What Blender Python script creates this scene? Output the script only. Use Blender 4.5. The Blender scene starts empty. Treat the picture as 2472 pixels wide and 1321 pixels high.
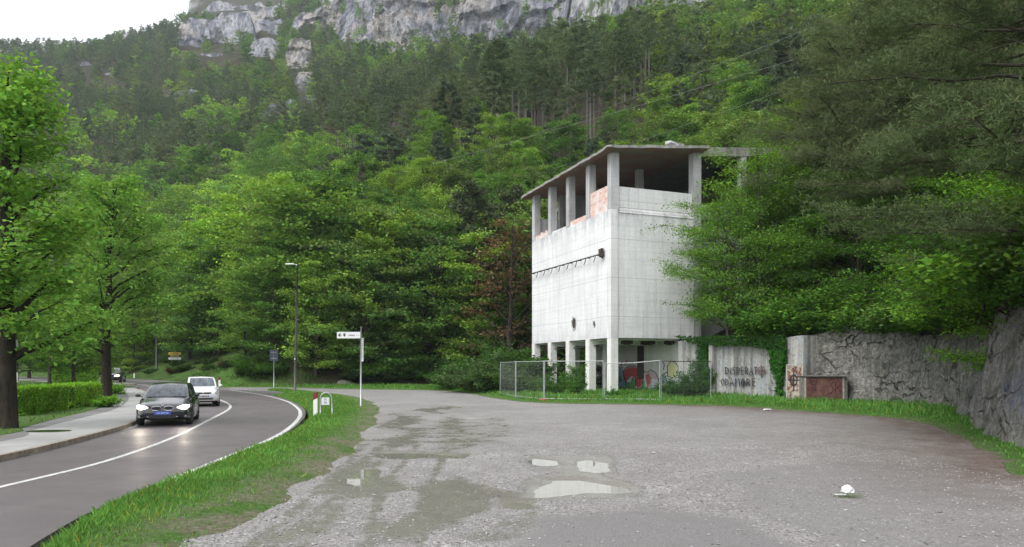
import bpy, math, random
import numpy as np
from mathutils import Vector, Matrix
from mathutils.geometry import delaunay_2d_cdt

R = math.radians
SC = bpy.context.scene
COL = SC.collection

# ------------------------------------------------------------------ camera
FPX, CX, HY, EYE = 1750.0, 1236.0, 890.0, 1.65
cam = bpy.data.cameras.new("camera")
cam.sensor_width = 36.0
cam.lens = 36.0 * FPX / 2472.0
cam.shift_y = (HY - 660.5) / 2472.0
cam.clip_start, cam.clip_end = 0.1, 5000
camo = bpy.data.objects.new("camera", cam)
camo.location = (0, 0, EYE)
camo.rotation_euler = (R(90), 0, 0)
COL.objects.link(camo)
SC.camera = camo

# ------------------------------------------------------------------ sky, sun, exposure
SUN_EL, SUN_AZ = R(52), R(200)      # soft overcast light from behind-left of the camera
w = bpy.data.worlds.new("World")
SC.world = w
w.use_nodes = True
nt = w.node_tree
nt.nodes.clear()
sky = nt.nodes.new("ShaderNodeTexSky")
sky.sky_type = 'NISHITA'
sky.sun_disc = False
sky.sun_elevation = SUN_EL
sky.sun_rotation = SUN_AZ
sky.dust_density = 4.0
hsv = nt.nodes.new("ShaderNodeHueSaturation")
hsv.inputs['Saturation'].default_value = 0.12
mixw = nt.nodes.new("ShaderNodeMix")
mixw.data_type = 'RGBA'
mixw.inputs[0].default_value = 0.75
mixw.inputs[7].default_value = (9.0, 9.25, 9.6, 1)     # the bright even cloud layer
bg = nt.nodes.new("ShaderNodeBackground")
bg.inputs['Strength'].default_value = 0.135
wo = nt.nodes.new("ShaderNodeOutputWorld")
nt.links.new(sky.outputs[0], hsv.inputs['Color'])
nt.links.new(hsv.outputs[0], mixw.inputs[6])
nt.links.new(mixw.outputs[2], bg.inputs['Color'])
nt.links.new(bg.outputs[0], wo.inputs[0])

sun = bpy.data.lights.new("sun", 'SUN')
sun.energy = 1.5
sun.angle = R(25)
sun.color = (1.0, 0.97, 0.93)
suno = bpy.data.objects.new("sun", sun)
# direction towards the sun: behind the camera and to its left
sd = Vector((-0.55, -0.55, 0.95)).normalized()
suno.rotation_euler = sd.to_track_quat('Z', 'Y').to_euler()
COL.objects.link(suno)
sky.sun_elevation = math.asin(sd.z)
sky.sun_rotation = math.atan2(sd.x, sd.y)
SC.view_settings.view_transform = 'Standard'
SC.view_settings.look = 'None'
SC.view_settings.exposure = 0.58
SC.view_settings.gamma = 1.0
SC.cycles.use_denoising = True
SC.cycles.max_bounces = 6
SC.cycles.diffuse_bounces = 3
SC.cycles.glossy_bounces = 3
SC.cycles.transmission_bounces = 3
SC.cycles.volume_bounces = 0
SC.cycles.caustics_reflective = False
SC.cycles.caustics_refractive = False

# ------------------------------------------------------------------ small helpers
rng = np.random.default_rng(7)

def ss(x, a=0.0, b=1.0):
    t = np.clip((np.asarray(x, float) - a) / (b - a), 0, 1)
    return t * t * (3 - 2 * t)

_perm = np.random.default_rng(3).permutation(4096)
_val = np.random.default_rng(4).random(4096)
def vnoise(x, y, z=0.0):
    x, y, z = np.broadcast_arrays(np.asarray(x, float), np.asarray(y, float), np.asarray(z, float))
    xi, yi, zi = np.floor(x).astype(int), np.floor(y).astype(int), np.floor(z).astype(int)
    fx, fy, fz = x - xi, y - yi, z - zi
    fx, fy, fz = fx*fx*(3-2*fx), fy*fy*(3-2*fy), fz*fz*(3-2*fz)
    def h(a, b, c):
        return _val[_perm[(_perm[(_perm[a & 4095] + b) & 4095] + c) & 4095]]
    def l(a, b, t): return a + (b - a) * t
    return l(l(l(h(xi, yi, zi), h(xi+1, yi, zi), fx), l(h(xi, yi+1, zi), h(xi+1, yi+1, zi), fx), fy),
             l(l(h(xi, yi, zi+1), h(xi+1, yi, zi+1), fx), l(h(xi, yi+1, zi+1), h(xi+1, yi+1, zi+1), fx), fy), fz)
def fbm(x, y, z=0.0, o=4, g=0.5):
    s, a, n, f = 0, 1.0, 0, 1.0
    for k in range(o):
        s = s + a * (vnoise(x*f + 17.3*k, y*f + 5.1*k, np.asarray(z)*f + 9.7*k) * 2 - 1)
        n += a; a *= g; f *= 2.03
    return s / n

class Geo:
    """collects faces; builds ONE mesh object"""
    def __init__(s):
        s.v, s.f, s.c, s.m, s.n = [], [], [], [], 0
    def add(s, verts, faces, col=None, mat=0):
        verts = np.asarray(verts, float).reshape(-1, 3)
        if isinstance(faces, np.ndarray):
            s.f.append(faces + s.n); nf = len(faces)
        else:
            by = {}
            for f in faces: by.setdefault(len(f), []).append(f)
            nf = 0
            for k, fl in by.items():
                s.f.append(np.array(fl) + s.n); nf += len(fl)
        s.v.append(verts); s.n += len(verts)
        if col is None: col = (1, 1, 1)
        col = np.asarray(col, float)
        if col.ndim == 1: col = np.tile(col, (nf, 1))
        s.c.append(col); s.m.append(np.full(nf, mat))
        return s
    def box(s, cx, cy, cz, sx, sy, sz, rz=0.0, mat=0, taper=1.0, jit=0.0):
        a = np.array([(-1,-1,-1),(1,-1,-1),(1,1,-1),(-1,1,-1),(-1,-1,1),(1,-1,1),(1,1,1),(-1,1,1)], float)
        a[4:, :2] *= taper
        a *= np.array([sx, sy, sz]) / 2
        if jit: a += np.random.default_rng(s.n).normal(0, jit, a.shape)
        c, q = math.cos(rz), math.sin(rz)
        x = a[:,0]*c - a[:,1]*q + cx; y = a[:,0]*q + a[:,1]*c + cy
        s.add(np.stack([x, y, a[:,2] + cz], 1), np.array([(3,2,1,0),(4,5,6,7),(0,1,5,4),(1,2,6,5),(2,3,7,6),(3,0,4,7)]), mat=mat)
        return s
    def tube(s, pts, rad, sides=6, col=None, mat=0, caps=True):
        pts = np.asarray(pts, float); n = len(pts)
        rad = np.full(n, rad, float) if np.isscalar(rad) else np.asarray(rad, float)
        t = np.gradient(pts, axis=0); t /= np.linalg.norm(t, axis=1)[:, None] + 1e-9
        ref = np.array([0, 0, 1.0]) if abs(t[0, 2]) < 0.9 else np.array([1.0, 0, 0])
        u = np.cross(t, ref); u /= np.linalg.norm(u, axis=1)[:, None] + 1e-9
        v = np.cross(t, u)
        a = np.arange(sides) * 2 * math.pi / sides
        ring = pts[:, None, :] + rad[:, None, None] * (np.cos(a)[None, :, None] * u[:, None, :] + np.sin(a)[None, :, None] * v[:, None, :])
        vs = ring.reshape(-1, 3)
        i = np.arange(n - 1)[:, None] * sides; j = np.arange(sides)[None, :]; k = (j + 1) % sides
        f = np.stack([i + j, i + k, i + k + sides, i + j + sides], -1).reshape(-1, 4)
        s.add(vs, f, col, mat)
        if caps:
            s.f.append(np.arange(sides)[None, :] + s.n - len(vs)); s.f.append(np.arange(sides)[None, ::-1] + s.n - sides)
            c0 = (1, 1, 1) if col is None else col
            for _ in range(2): s.c.append(np.array([c0], float)); s.m.append(np.array([mat]))
        return s
    def mesh(s, name, mats, smooth=False):
        me = bpy.data.meshes.new(name)
        v = np.concatenate(s.v)
        me.vertices.add(len(v)); me.vertices.foreach_set("co", v.astype(np.float32).ravel())
        tot = np.concatenate([np.full(len(f), f.shape[1]) for f in s.f]).astype(np.int32)
        idx = np.concatenate([f.ravel() for f in s.f]).astype(np.int32)
        me.loops.add(len(idx)); me.loops.foreach_set("vertex_index", idx)
        st = np.concatenate([[0], np.cumsum(tot)[:-1]]).astype(np.int32)
        me.polygons.add(len(tot)); me.polygons.foreach_set("loop_start", st); me.polygons.foreach_set("loop_total", tot)
        c = np.concatenate(s.c)
        if not np.all(c == 1):
            at = me.attributes.new("Col", 'FLOAT_COLOR', 'FACE')
            at.data.foreach_set("color", np.concatenate([c, np.ones((len(c), 1))], 1).astype(np.float32).ravel())
            s.hascol = True
        me.polygons.foreach_set("material_index", np.concatenate(s.m).astype(np.int32))
        me.polygons.foreach_set("use_smooth", np.full(len(tot), bool(smooth)))
        for m in (mats if isinstance(mats, (list, tuple)) else [mats]): me.materials.append(m)
        me.update(calc_edges=True); me.validate()
        return me
    def build(s, name, mats, parent=None, smooth=False, **kw):
        return link(name, s.mesh(name, mats, smooth), parent, **kw)

def link(name, data, parent=None, label=None, cat=None, group=None, kind=None, loc=None, rz=None, color=None):
    o = bpy.data.objects.new(name, data)
    COL.objects.link(o)
    if parent is not None:
        o.parent = parent
        if loc is None and parent.get('_world'):
            o.matrix_parent_inverse = parent.matrix_basis.inverted()
    if loc is not None: o.location = loc
    if rz is not None: o.rotation_euler = (0, 0, rz)
    if label: o['label'] = label
    if cat: o['category'] = cat
    if group: o['group'] = group
    if kind: o['kind'] = kind
    if color is not None: o.color = (*color, 1)
    return o
def thing(name, label, cat, loc=(0, 0, 0), rz=0.0, group=None, local=False):
    """Empty at the base; unless local, children are given in world coordinates"""
    o = link(name, None, None, label, cat, group, loc=loc, rz=rz)
    if not local:
        o.matrix_basis = Matrix.Translation(loc) @ Matrix.Rotation(rz, 4, 'Z')
        WORLD.add(o.name)
    return o
WORLD = set()
def link2(o, parent):
    o.parent = parent
    if parent.name in WORLD: o.matrix_parent_inverse = parent.matrix_basis.inverted()
_link = link
def link(name, data, parent=None, **kw):
    o = _link(name, data, None, **kw)
    if parent is not None: link2(o, parent)
    return o
_build = Geo.build
def build(s, name, mats, parent=None, smooth=False, **kw):
    return link(name, s.mesh(name, mats, smooth), parent, **kw)
Geo.build = build
def thing(name, label, cat, loc=(0, 0, 0), rz=0.0, group=None, local=False):
    o = _link(name, None, None, label, cat, group, loc=loc, rz=rz)
    if not local:
        o.matrix_basis = Matrix.Translation(loc) @ Matrix.Rotation(rz, 4, 'Z')
        WORLD.add(o.name)
    o.empty_display_size = 0.2
    return o

# ------------------------------------------------------------------ materials
class NT:
    def __init__(s, name):
        s.m = bpy.data.materials.new(name); s.m.use_nodes = True
        s.t = s.m.node_tree; s.t.nodes.clear()
        s.out = s.t.nodes.new("ShaderNodeOutputMaterial")
    def n(s, typ, **kw):
        nd = s.t.nodes.new("ShaderNode" + typ)
        for k, v in kw.items():
            if hasattr(nd, k): setattr(nd, k, v)
        return nd
    def set(s, nd, key, v):
        i = nd.inputs[key]
        if isinstance(v, bpy.types.NodeSocket): s.t.links.new(v, i)
        else: i.default_value = v if not (isinstance(v, tuple) and len(v) == 3 and i.type == 'RGBA') else (*v, 1)
    def pos(s, scale=(1, 1, 1), coord='Object'):
        tc = s.n("TexCoord"); mp = s.n("Mapping"); mp.inputs['Scale'].default_value = scale
        s.t.links.new(tc.outputs[coord], mp.inputs['Vector']); return mp.outputs[0]
    def noise(s, vec, scale, detail=5, rough=0.6, dist=0.0):
        nd = s.n("TexNoise"); s.set(nd, 'Vector', vec); s.set(nd, 'Scale', scale); s.set(nd, 'Detail', detail)
        s.set(nd, 'Roughness', rough); s.set(nd, 'Distortion', dist); return nd.outputs[0]
    def voro(s, vec, scale, out='Distance', feature='F1'):
        nd = s.n("TexVoronoi"); nd.feature = feature; s.set(nd, 'Vector', vec); s.set(nd, 'Scale', scale); return nd.outputs[out]
    def ramp(s, fac, stops, interp='LINEAR'):
        nd = s.n("ValToRGB"); nd.color_ramp.interpolation = interp
        e = nd.color_ramp.elements
        while len(e) < len(stops): e.new(0.5)
        for el, (p, c) in zip(e, stops):
            el.position = p; el.color = (*c, 1) if isinstance(c, tuple) else (c, c, c, 1)
        s.set(nd, 0, fac); return nd.outputs[0]
    def mix(s, a, b, fac, mode='MIX'):
        nd = s.n("Mix"); nd.data_type = 'RGBA'; nd.blend_type = mode
        s.set(nd, 0, fac); s.set(nd, 6, a); s.set(nd, 7, b); return nd.outputs[2]
    def math(s, op, a, b=0.0, clamp=False):
        nd = s.n("Math"); nd.operation = op; nd.use_clamp = clamp; s.set(nd, 0, a); s.set(nd, 1, b); return nd.outputs[0]
    def attr(s, name, out='Fac'):
        nd = s.n("Attribute"); nd.attribute_name = name; return nd.outputs[out]
    def bump(s, h, strength=0.4, dist=0.02):
        nd = s.n("Bump"); s.set(nd, 'Height', h); s.set(nd, 'Strength', strength); s.set(nd, 'Distance', dist); return nd.outputs[0]
    def bsdf(s, col, rough=0.8, metal=0.0, normal=None, spec=0.5, emit=None, es=0.0, coat=0.0):
        b = s.n("BsdfPrincipled")
        s.set(b, 'Base Color', col); s.set(b, 'Roughness', rough); s.set(b, 'Metallic', metal); s.set(b, 'Specular IOR Level', spec)
        if normal is not None: s.set(b, 'Normal', normal)
        if emit is not None: s.set(b, 'Emission Color', emit); s.set(b, 'Emission Strength', es)
        if coat: s.set(b, 'Coat Weight', coat); s.set(b, 'Coat Roughness', 0.05)
        s.t.links.new(b.outputs[0], s.out.inputs[0]); return s.m

def simple(name, col, rough=0.6, metal=0.0, var=0.12, scale=6.0, spec=0.5, bump=0.0, coat=0.0):
    t = NT(name); p = t.pos(); n = t.noise(p, scale, 4)
    c = t.mix(tuple(x*(1-var) for x in col), tuple(min(1, x*(1+var)) for x in col), t.ramp(n, [(0.3, 0.0), (0.7, 1.0)]))
    return t.bsdf(c, rough, metal, t.bump(n, bump, 0.01) if bump else None, spec, coat=coat)

def m_leaf(name, trans=0.35, gloss=0.0):
    t = NT(name)
    c = t.mix(t.attr("Col", 'Color'), t.n("ObjectInfo").outputs['Color'], 1.0, 'MULTIPLY')
    d = t.n("BsdfDiffuse"); t.set(d, 'Color', c)
    tr = t.n("BsdfTranslucent"); t.set(tr, 'Color', t.mix(c, (1.15, 1.1, 0.5), 1.0, 'MULTIPLY'))
    mx = t.n("MixShader"); t.set(mx, 0, trans)
    t.t.links.new(d.outputs[0], mx.inputs[1]); t.t.links.new(tr.outputs[0], mx.inputs[2])
    t.t.links.new(mx.outputs[0], t.out.inputs[0]); return t.m
LEAF = m_leaf("leaf")
NEEDLE = m_leaf("needle", 0.12)

def m_bark():
    t = NT("bark"); p = t.pos((1, 1, 0.25)); n = t.noise(p, 9, 5, 0.7)
    c = t.ramp(n, [(0.3, (0.022, 0.018, 0.014)), (0.7, (0.11, 0.095, 0.075))])
    return t.bsdf(t.mix(c, t.n("ObjectInfo").outputs['Color'], 1.0, 'MULTIPLY'), 0.9, 0, t.bump(n, 0.8, 0.04), 0.2)
BARK = m_bark()

def m_white_concrete(name="white_concrete", light=(0.86, 0.86, 0.87), dark=(0.40, 0.40, 0.41), board=True, amt=0.45):
    t = NT(name); p = t.pos()
    big = t.noise(p, 0.35, 6, 0.65, 0.4)
    streak = t.noise(t.pos((2.2, 2.2, 0.16)), 1.3, 6, 0.7)
    fine = t.noise(p, 9.0, 5, 0.7)
    band = t.noise(t.pos((0.12, 0.12, 5.5)), 1.0, 3, 0.6)
    a = t.math('ADD', t.math('MULTIPLY', big, 0.45), t.math('MULTIPLY', streak, 0.55))
    c = t.mix(dark, light, t.ramp(a, [(0.36 - 0.06*(1-amt), 1.0 - amt), (0.56, 1.0)]))
    c = t.mix(c, tuple(x*0.80 for x in light), t.math('MULTIPLY', t.ramp(band, [(0.5, 0.0), (0.62, 1.0)]), 0.5))
    c = t.mix(c, (0.9, 0.9, 0.9), t.ramp(fine, [(0.35, 0.0), (0.6, 1.0)]), 'MULTIPLY')
    # formwork board joints
    sx = t.n("SeparateXYZ"); t.set(sx, 0, p)
    fr = t.math('FRACT', t.math('MULTIPLY', sx.outputs[2], 1/0.155))
    line = t.math('LESS_THAN', fr, 0.09)
    ln2 = t.math('LESS_THAN', t.math('FRACT', t.math('MULTIPLY', sx.outputs[2], 1/2.48)), 0.014)
    if board:
        zs_ = sx.outputs[2]; m1 = t.n('MapRange'); t.set(m1, 0, zs_); t.set(m1, 1, 10.6); t.set(m1, 2, 11.75); m2 = t.n('MapRange'); t.set(m2, 0, zs_); t.set(m2, 1, 4.9); t.set(m2, 2, 3.6)
        st_ = t.math('ADD', t.math('MULTIPLY', m1.outputs[0], t.math('LESS_THAN', zs_, 11.9)), t.math('MULTIPLY', m2.outputs[0], .5))
        c = t.mix(c, (0.36, 0.36, 0.38), t.math('MULTIPLY', t.math('MULTIPLY', st_, t.ramp(t.noise(t.pos((1.2, 1.2, .5)), 1.1, 6, .7), [(.40, 0.0), (.58, 1.0)])), .75))
        c = t.mix(c, (0.30, 0.29, 0.28), t.math('MULTIPLY', t.ramp(t.noise(t.pos((3.5, 3.5, .12)), 1.0, 6, .75), [(.57, 0.0), (.70, 1.0)]), .55))
        c = t.mix(c, (0.60, 0.60, 0.61), t.math('MULTIPLY', line, t.math('MULTIPLY', t.math('MULTIPLY', fine, big), 0.6)))
        c = t.mix(c, (0.33, 0.33, 0.34), t.math('MULTIPLY', ln2, 0.5))
    h = t.math('SUBTRACT', t.math('ADD', fine, band), line if board else 0.0)
    return t.bsdf(c, 0.9, 0, t.bump(h, 0.35, 0.02), 0.25)
WCONC = m_white_concrete()
PCONC = m_white_concrete("pillar_concrete", (0.55, 0.55, 0.56), (0.2, 0.2, 0.2), False, 0.8)
GCONC = m_white_concrete("grey_concrete", (0.36, 0.35, 0.33), (0.10, 0.10, 0.095), True, 0.9)
FCONC = m_white_concrete("foot_concrete", (0.88, 0.87, 0.85), (0.46, 0.46, 0.43), False, 0.7)

def m_retaining():
    t = NT("stained_retaining_concrete"); p = t.pos()
    streak = t.noise(t.pos((1.6, 1.6, 0.12)), 1.6, 6, 0.7)
    fine = t.noise(p, 7.0, 6, 0.75)
    c = t.ramp(streak, [(0.33, (0.09, 0.09, 0.082)), (0.47, (0.34, 0.335, 0.32)), (0.68, (0.56, 0.555, 0.54))])
    blue = t.noise(p, 0.9, 4, 0.6)
    c = t.mix(c, (0.32, 0.38, 0.46), t.math('MULTIPLY', t.ramp(blue, [(0.55, 0.0), (0.66, 1.0)]), 0.5))
    c = t.mix(c, (0.12, 0.11, 0.09), t.math('MULTIPLY', t.ramp(fine, [(0.52, 0.0), (0.66, 1.0)]), 0.75))
    return t.bsdf(c, 0.95, 0, t.bump(fine, 0.8, 0.05), 0.2)
RETAIN = m_retaining()

def m_rockwall():
    t = NT("old_rock_face"); p = t.pos()
    n1 = t.noise(p, 0.8, 8, 0.72, 0.5); n2 = t.noise(p, 6.0, 6, 0.75)
    st = t.noise(t.pos((2.5, 2.5, 0.5)), 1.4, 6, 0.7)
    c = t.ramp(n2, [(0.30, (0.075, 0.07, 0.06)), (0.5, (0.27, 0.26, 0.24)), (0.70, (0.50, 0.49, 0.46))])
    c = t.mix(c, (0.11, 0.105, 0.09), t.math('MULTIPLY', t.ramp(st, [(0.47, 0.0), (0.6, 1.0)]), 0.6))
    c = t.mix(c, (0.33, 0.32, 0.295), t.math('MULTIPLY', t.ramp(n1, [(0.52, 0.0), (0.63, 1.0)]), 0.5))
    c = t.mix(c, (0.05, 0.07, 0.025), t.math('MULTIPLY', t.ramp(t.noise(p, 1.7, 5, 0.7), [(0.55, 0.0), (0.64, 1.0)]), 0.6))
    b = t.math('MULTIPLY', t.attr('paint_blue'), t.ramp(t.noise(t.pos((3, 3, 1)), 2.2, 4, 0.6), [(0.4, 0.0), (0.55, 1.0)]))
    c = t.mix(c, (0.13, 0.17, 0.30), t.math('MULTIPLY', b, 0.55))
    vc = t.n('TexVoronoi'); vc.feature = 'DISTANCE_TO_EDGE'; pv = t.n('Mapping'); pv.inputs['Scale'].default_value = (.55, .55, 1.5)
    wv = t.n('VectorMath'); wv.operation = 'ADD'; nz_ = t.n('TexNoise'); t.set(nz_, 'Vector', p); t.set(nz_, 'Scale', 1.6); t.set(nz_, 'Detail', 6); t.t.links.new(p, wv.inputs[0]); t.t.links.new(nz_.outputs['Color'], wv.inputs[1]); t.t.links.new(wv.outputs[0], pv.inputs['Vector'])
    t.set(vc, 'Vector', pv.outputs[0]); t.set(vc, 'Scale', .8)
    crack = t.ramp(vc.outputs['Distance'], [(0.0, 1.0), (0.035, 0.0)])
    crack = t.math('MULTIPLY', crack, t.ramp(n1, [(.45, 0.0), (.55, 1.0)]))
    c = t.mix(c, (0.03, 0.028, 0.024), t.math('MULTIPLY', crack, .9))
    h = t.math('SUBTRACT', t.math('ADD', n2, t.math('MULTIPLY', n1, 2.0)), t.math('MULTIPLY', crack, 1.5))
    return t.bsdf(c, 0.92, 0, t.bump(h, 1.0, 0.16), 0.25)
ROCKW = m_rockwall()

def m_cliff():
    t = NT("limestone_cliff"); p = t.pos()
    st = t.noise(t.pos((1, 1, 0.14)), 0.16, 8, 0.72, 0.3); f = t.noise(t.pos((1, 1, 0.6)), 0.22, 8, 0.78)
    fine = t.noise(t.pos((1, 1, 0.3)), 0.9, 6, 0.75)
    c = t.ramp(st, [(0.34, (0.12, 0.13, 0.155)), (0.46, (0.29, 0.30, 0.33)), (0.57, (0.56, 0.56, 0.56)), (0.72, (0.62, 0.60, 0.56))])
    tan = t.noise(p, 0.022, 4, 0.6)
    c = t.mix(c, (0.64, 0.56, 0.47), t.math('MULTIPLY', t.ramp(tan, [(0.50, 0.0), (0.58, 1.0)]), 0.75))
    c = t.mix(c, (0.07, 0.08, 0.09), t.math('MULTIPLY', t.ramp(f, [(0.50, 0.0), (0.62, 1.0)]), 0.75))
    c = t.mix(c, (0.075, 0.08, 0.05), t.math('MULTIPLY', t.ramp(t.noise(p, 0.06, 6, 0.7), [(0.54, 0.0), (0.60, 1.0)]), 0.8))
    pit = t.noise(t.pos((1, 1, .55)), .7, 8, .8); c = t.mix(c, (0.10, 0.11, 0.135), t.math('MULTIPLY', t.ramp(pit, [(.50, 0.0), (.60, 1.0)]), .6))
    c = t.mix(c, (.80, .80, .84), 1.0, 'MULTIPLY')
    h = t.math('ADD', t.math('MULTIPLY', f, 1.4), fine)
    return t.bsdf(c, 0.95, 0, t.bump(h, 1.0, 1.2), 0.15)
CLIFF = m_cliff()

def m_hill():
    t = NT("hillside_ground"); p = t.pos()
    a = t.noise(p, 0.12, 6, 0.65); b = t.noise(p, 1.6, 6, 0.75)
    c = t.ramp(b, [(0.35, (0.022, 0.020, 0.012)), (0.65, (0.062, 0.052, 0.032))])
    g = t.ramp(b, [(0.35, (0.035, 0.075, 0.015)), (0.65, (0.085, 0.17, 0.035))])
    bank = t.attr('bank')
    fac = t.math('ADD', t.math('MULTIPLY', t.ramp(a, [(0.45, 0.0), (0.6, 1.0)]), .22), t.math('MULTIPLY', bank, 0.85), True)
    c = t.mix(c, g, t.math('MULTIPLY', fac, t.ramp(t.noise(p, 0.5, 5, 0.7), [(0.36, 0.25), (0.52, 1.0)])))
    ge = t.n('NewGeometry'); sn = t.n('SeparateXYZ'); t.set(sn, 0, ge.outputs['Normal']); sp_ = t.n('SeparateXYZ'); t.set(sp_, 0, p)
    steep = t.math('MULTIPLY', t.ramp(sn.outputs[2], [(.46, 1.0), (.62, 0.0)]), t.math('GREATER_THAN', sp_.outputs[2], 60.0))
    rk = t.ramp(t.noise(t.pos((1, 1, .25)), .3, 8, .75), [(.36, (.13, .135, .15)), (.5, (.33, .33, .34)), (.64, (.55, .54, .52))])
    rk = t.mix(rk, (.06, .085, .035), t.ramp(t.noise(p, .12, 7, .75), [(.48, 0.0), (.56, .9)]))
    c = t.mix(c, rk, steep)
    return t.bsdf(c, 0.95, 0, t.bump(b, 0.8, 0.15), 0.1)
HILLM = m_hill()

def m_grass():
    t = NT("grass_ground"); p = t.pos()
    b = t.noise(p, 14, 6, 0.8); a = t.noise(p, 1.1, 5, 0.65)
    g = t.ramp(b, [(0.35, (0.03, 0.075, 0.012)), (0.65, (0.085, 0.19, 0.03))])
    d = t.ramp(b, [(0.35, (0.10, 0.085, 0.05)), (0.65, (0.24, 0.22, 0.17))])
    c = t.mix(g, d, t.math('MULTIPLY', t.attr('bare'), t.ramp(a, [(0.38, 0.15), (0.52, 1.0)])))
    return t.bsdf(c, 0.95, 0, t.bump(b, 0.9, 0.05), 0.1)
GRASSM = m_grass()
BLADE = m_leaf("grass_blade", 0.3)

def m_asphalt(name, base=0.05, tint=(1.0, 0.96, 1.02), rough=(0.32, 0.6)):
    t = NT(name); p = t.pos()
    f = t.noise(p, 60, 3, 0.8); a = t.noise(p, 0.35, 5, 0.6); v = t.voro(p, 85)
    k = tuple(base*x for x in tint)
    c = t.mix(tuple(x*0.75 for x in k), tuple(x*1.35 for x in k), t.ramp(f, [(0.35, 0.0), (0.65, 1.0)]))
    c = t.mix(c, tuple(x*0.7 for x in k), t.math('MULTIPLY', t.ramp(a, [(0.42, 0.0), (0.6, 1.0)]), 0.6))
    cr = t.n('TexVoronoi'); cr.feature = 'DISTANCE_TO_EDGE'; t.set(cr, 'Vector', t.pos((.16, .16, .16))); t.set(cr, 'Scale', 1.0)
    c = t.mix(c, tuple(x*0.4 for x in k), t.math('MULTIPLY', t.ramp(cr.outputs['Distance'], [(0.0, 1.0), (0.004, 0.0)]), .6))
    c = t.mix(c, tuple(x*1.3 for x in k), t.math('MULTIPLY', t.ramp(t.noise(p, .9, 6, .7), [(0.48, 0.0), (0.66, 1.0)]), 0.5))
    r = t.n("MapRange"); t.set(r, 0, a); t.set(r, 1, 0.35); t.set(r, 2, 0.65); t.set(r, 3, rough[0]); t.set(r, 4, rough[1])
    return t.bsdf(c, r.outputs[0], 0, t.bump(t.math('ADD', v, f), 0.6, 0.010), 0.5)
ASPH = m_asphalt("road_asphalt", 0.118, (1.13, 0.95, 1.01), (0.29, 0.46))
PATHM = m_asphalt("path_asphalt", 0.16, (1.0, 0.98, 0.95), (0.5, 0.8))
WALKM = m_asphalt("pavement_slab", 0.33, (1, 0.985, 0.96), (0.45, 0.75))
KERBM = simple("kerb_stone", (0.26, 0.22, 0.175), 0.85, var=0.4, scale=5, bump=0.6)
t = NT("worn_road_paint"); _p = t.pos(); _n = t.noise(_p, 7, 7, .8)
PAINTM = t.bsdf(t.mix((0.60, 0.60, 0.58), (0.17, 0.16, 0.16), t.ramp(_n, [(.50, 0.0), (.62, .8)])), .5)

def m_lot():
    t = NT("gravel"); p = t.pos()
    wet = t.attr('wet'); tar = t.attr('tar'); litter = t.attr('litter')
    v = t.n("TexVoronoi"); t.set(v, 'Vector', p); t.set(v, 'Scale', 34.0)
    v2 = t.n("TexVoronoi"); t.set(v2, 'Vector', p); t.set(v2, 'Scale', 85.0)
    sep = t.n("SeparateColor"); t.set(sep, 0, v.outputs['Color'])
    sep2 = t.n("SeparateColor"); t.set(sep2, 0, v2.outputs['Color'])
    st = t.ramp(sep.outputs[0], [(0.0, (0.11, 0.108, 0.105)), (0.4, (0.27, 0.265, 0.26)), (0.75, (0.42, 0.412, 0.405)), (1.0, (0.62, 0.605, 0.59))])
    st2 = t.ramp(sep2.outputs[0], [(0.0, (0.11, 0.107, 0.103)), (0.5, (0.28, 0.273, 0.265)), (1.0, (0.56, 0.55, 0.54))])
    c = t.mix(st, st2, t.ramp(t.noise(p, 3.0, 4), [(0.4, 0.0), (0.6, 1.0)]))
    big = t.noise(p, 0.28, 6, 0.65)
    fl = t.ramp(t.noise(p, 26, 5, 0.75), [(0.36, (0.15, 0.143, 0.135)), (0.52, (0.255, 0.247, 0.238)), (0.66, (0.43, 0.42, 0.41))])
    packed = t.ramp(t.noise(p, 1.3, 6, 0.7), [(0.42, 0.0), (0.58, 1.0)])
    c = t.mix(c, fl, t.math('MULTIPLY', packed, 0.5))
    c = t.mix(c, (0.84, 0.825, 0.81), 1.0, 'MULTIPLY'); c = t.mix(c, (0.80, 0.79, 0.78), t.ramp(big, [(0.4, 0.9), (0.62, 0.0)]), 'MULTIPLY')
    asp = t.ramp(t.noise(p, 70, 3, 0.8), [(0.38, (0.10, 0.095, 0.095)), (0.64, (0.235, 0.225, 0.22))])
    c = t.mix(c, asp, tar)
    brown = t.ramp(t.noise(p, 22, 5, 0.8), [(0.38, (0.05, 0.032, 0.024)), (0.62, (0.17, 0.12, 0.10))])
    lt = t.math('MULTIPLY', litter, t.ramp(t.noise(p, 2.6, 6, 0.75), [(0.3, 0.25), (0.55, 1.0)]), True)
    c = t.mix(c, brown, lt)
    mud = t.mix((0.145, 0.138, 0.112), (0.205, 0.196, 0.165), t.noise(p, 9, 6, 0.75))
    wn = t.math('ADD', wet, t.math('MULTIPLY', t.math('SUBTRACT', t.noise(p, 2.6, 8, 0.82, 0.6), 0.5), 1.7))
    wf = t.math('MULTIPLY', t.ramp(wn, [(0.38, 0.0), (0.60, 1.0)]), t.ramp(wet, [(0.04, 0.0), (0.22, 1.0)]))
    c = t.mix(c, mud, t.math('MULTIPLY', wf, 0.72))
    r = t.n("MapRange"); t.set(r, 0, wf); t.set(r, 3, 0.72); t.set(r, 4, 0.22)
    h = t.math('ADD', t.math('MULTIPLY', v.outputs['Distance'], -1.0), t.math('MULTIPLY', v2.outputs['Distance'], -0.5))
    dry = t.math('MULTIPLY', t.math('SUBTRACT', 1.0, t.math('MULTIPLY', wf, 0.85)), t.math('SUBTRACT', 1.0, t.math('MULTIPLY', tar, 0.7)))
    return t.bsdf(c, r.outputs[0], 0, t.bump(t.math('MULTIPLY', h, dry), 0.6, 0.02), 0.4)
LOTM = m_lot()

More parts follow.
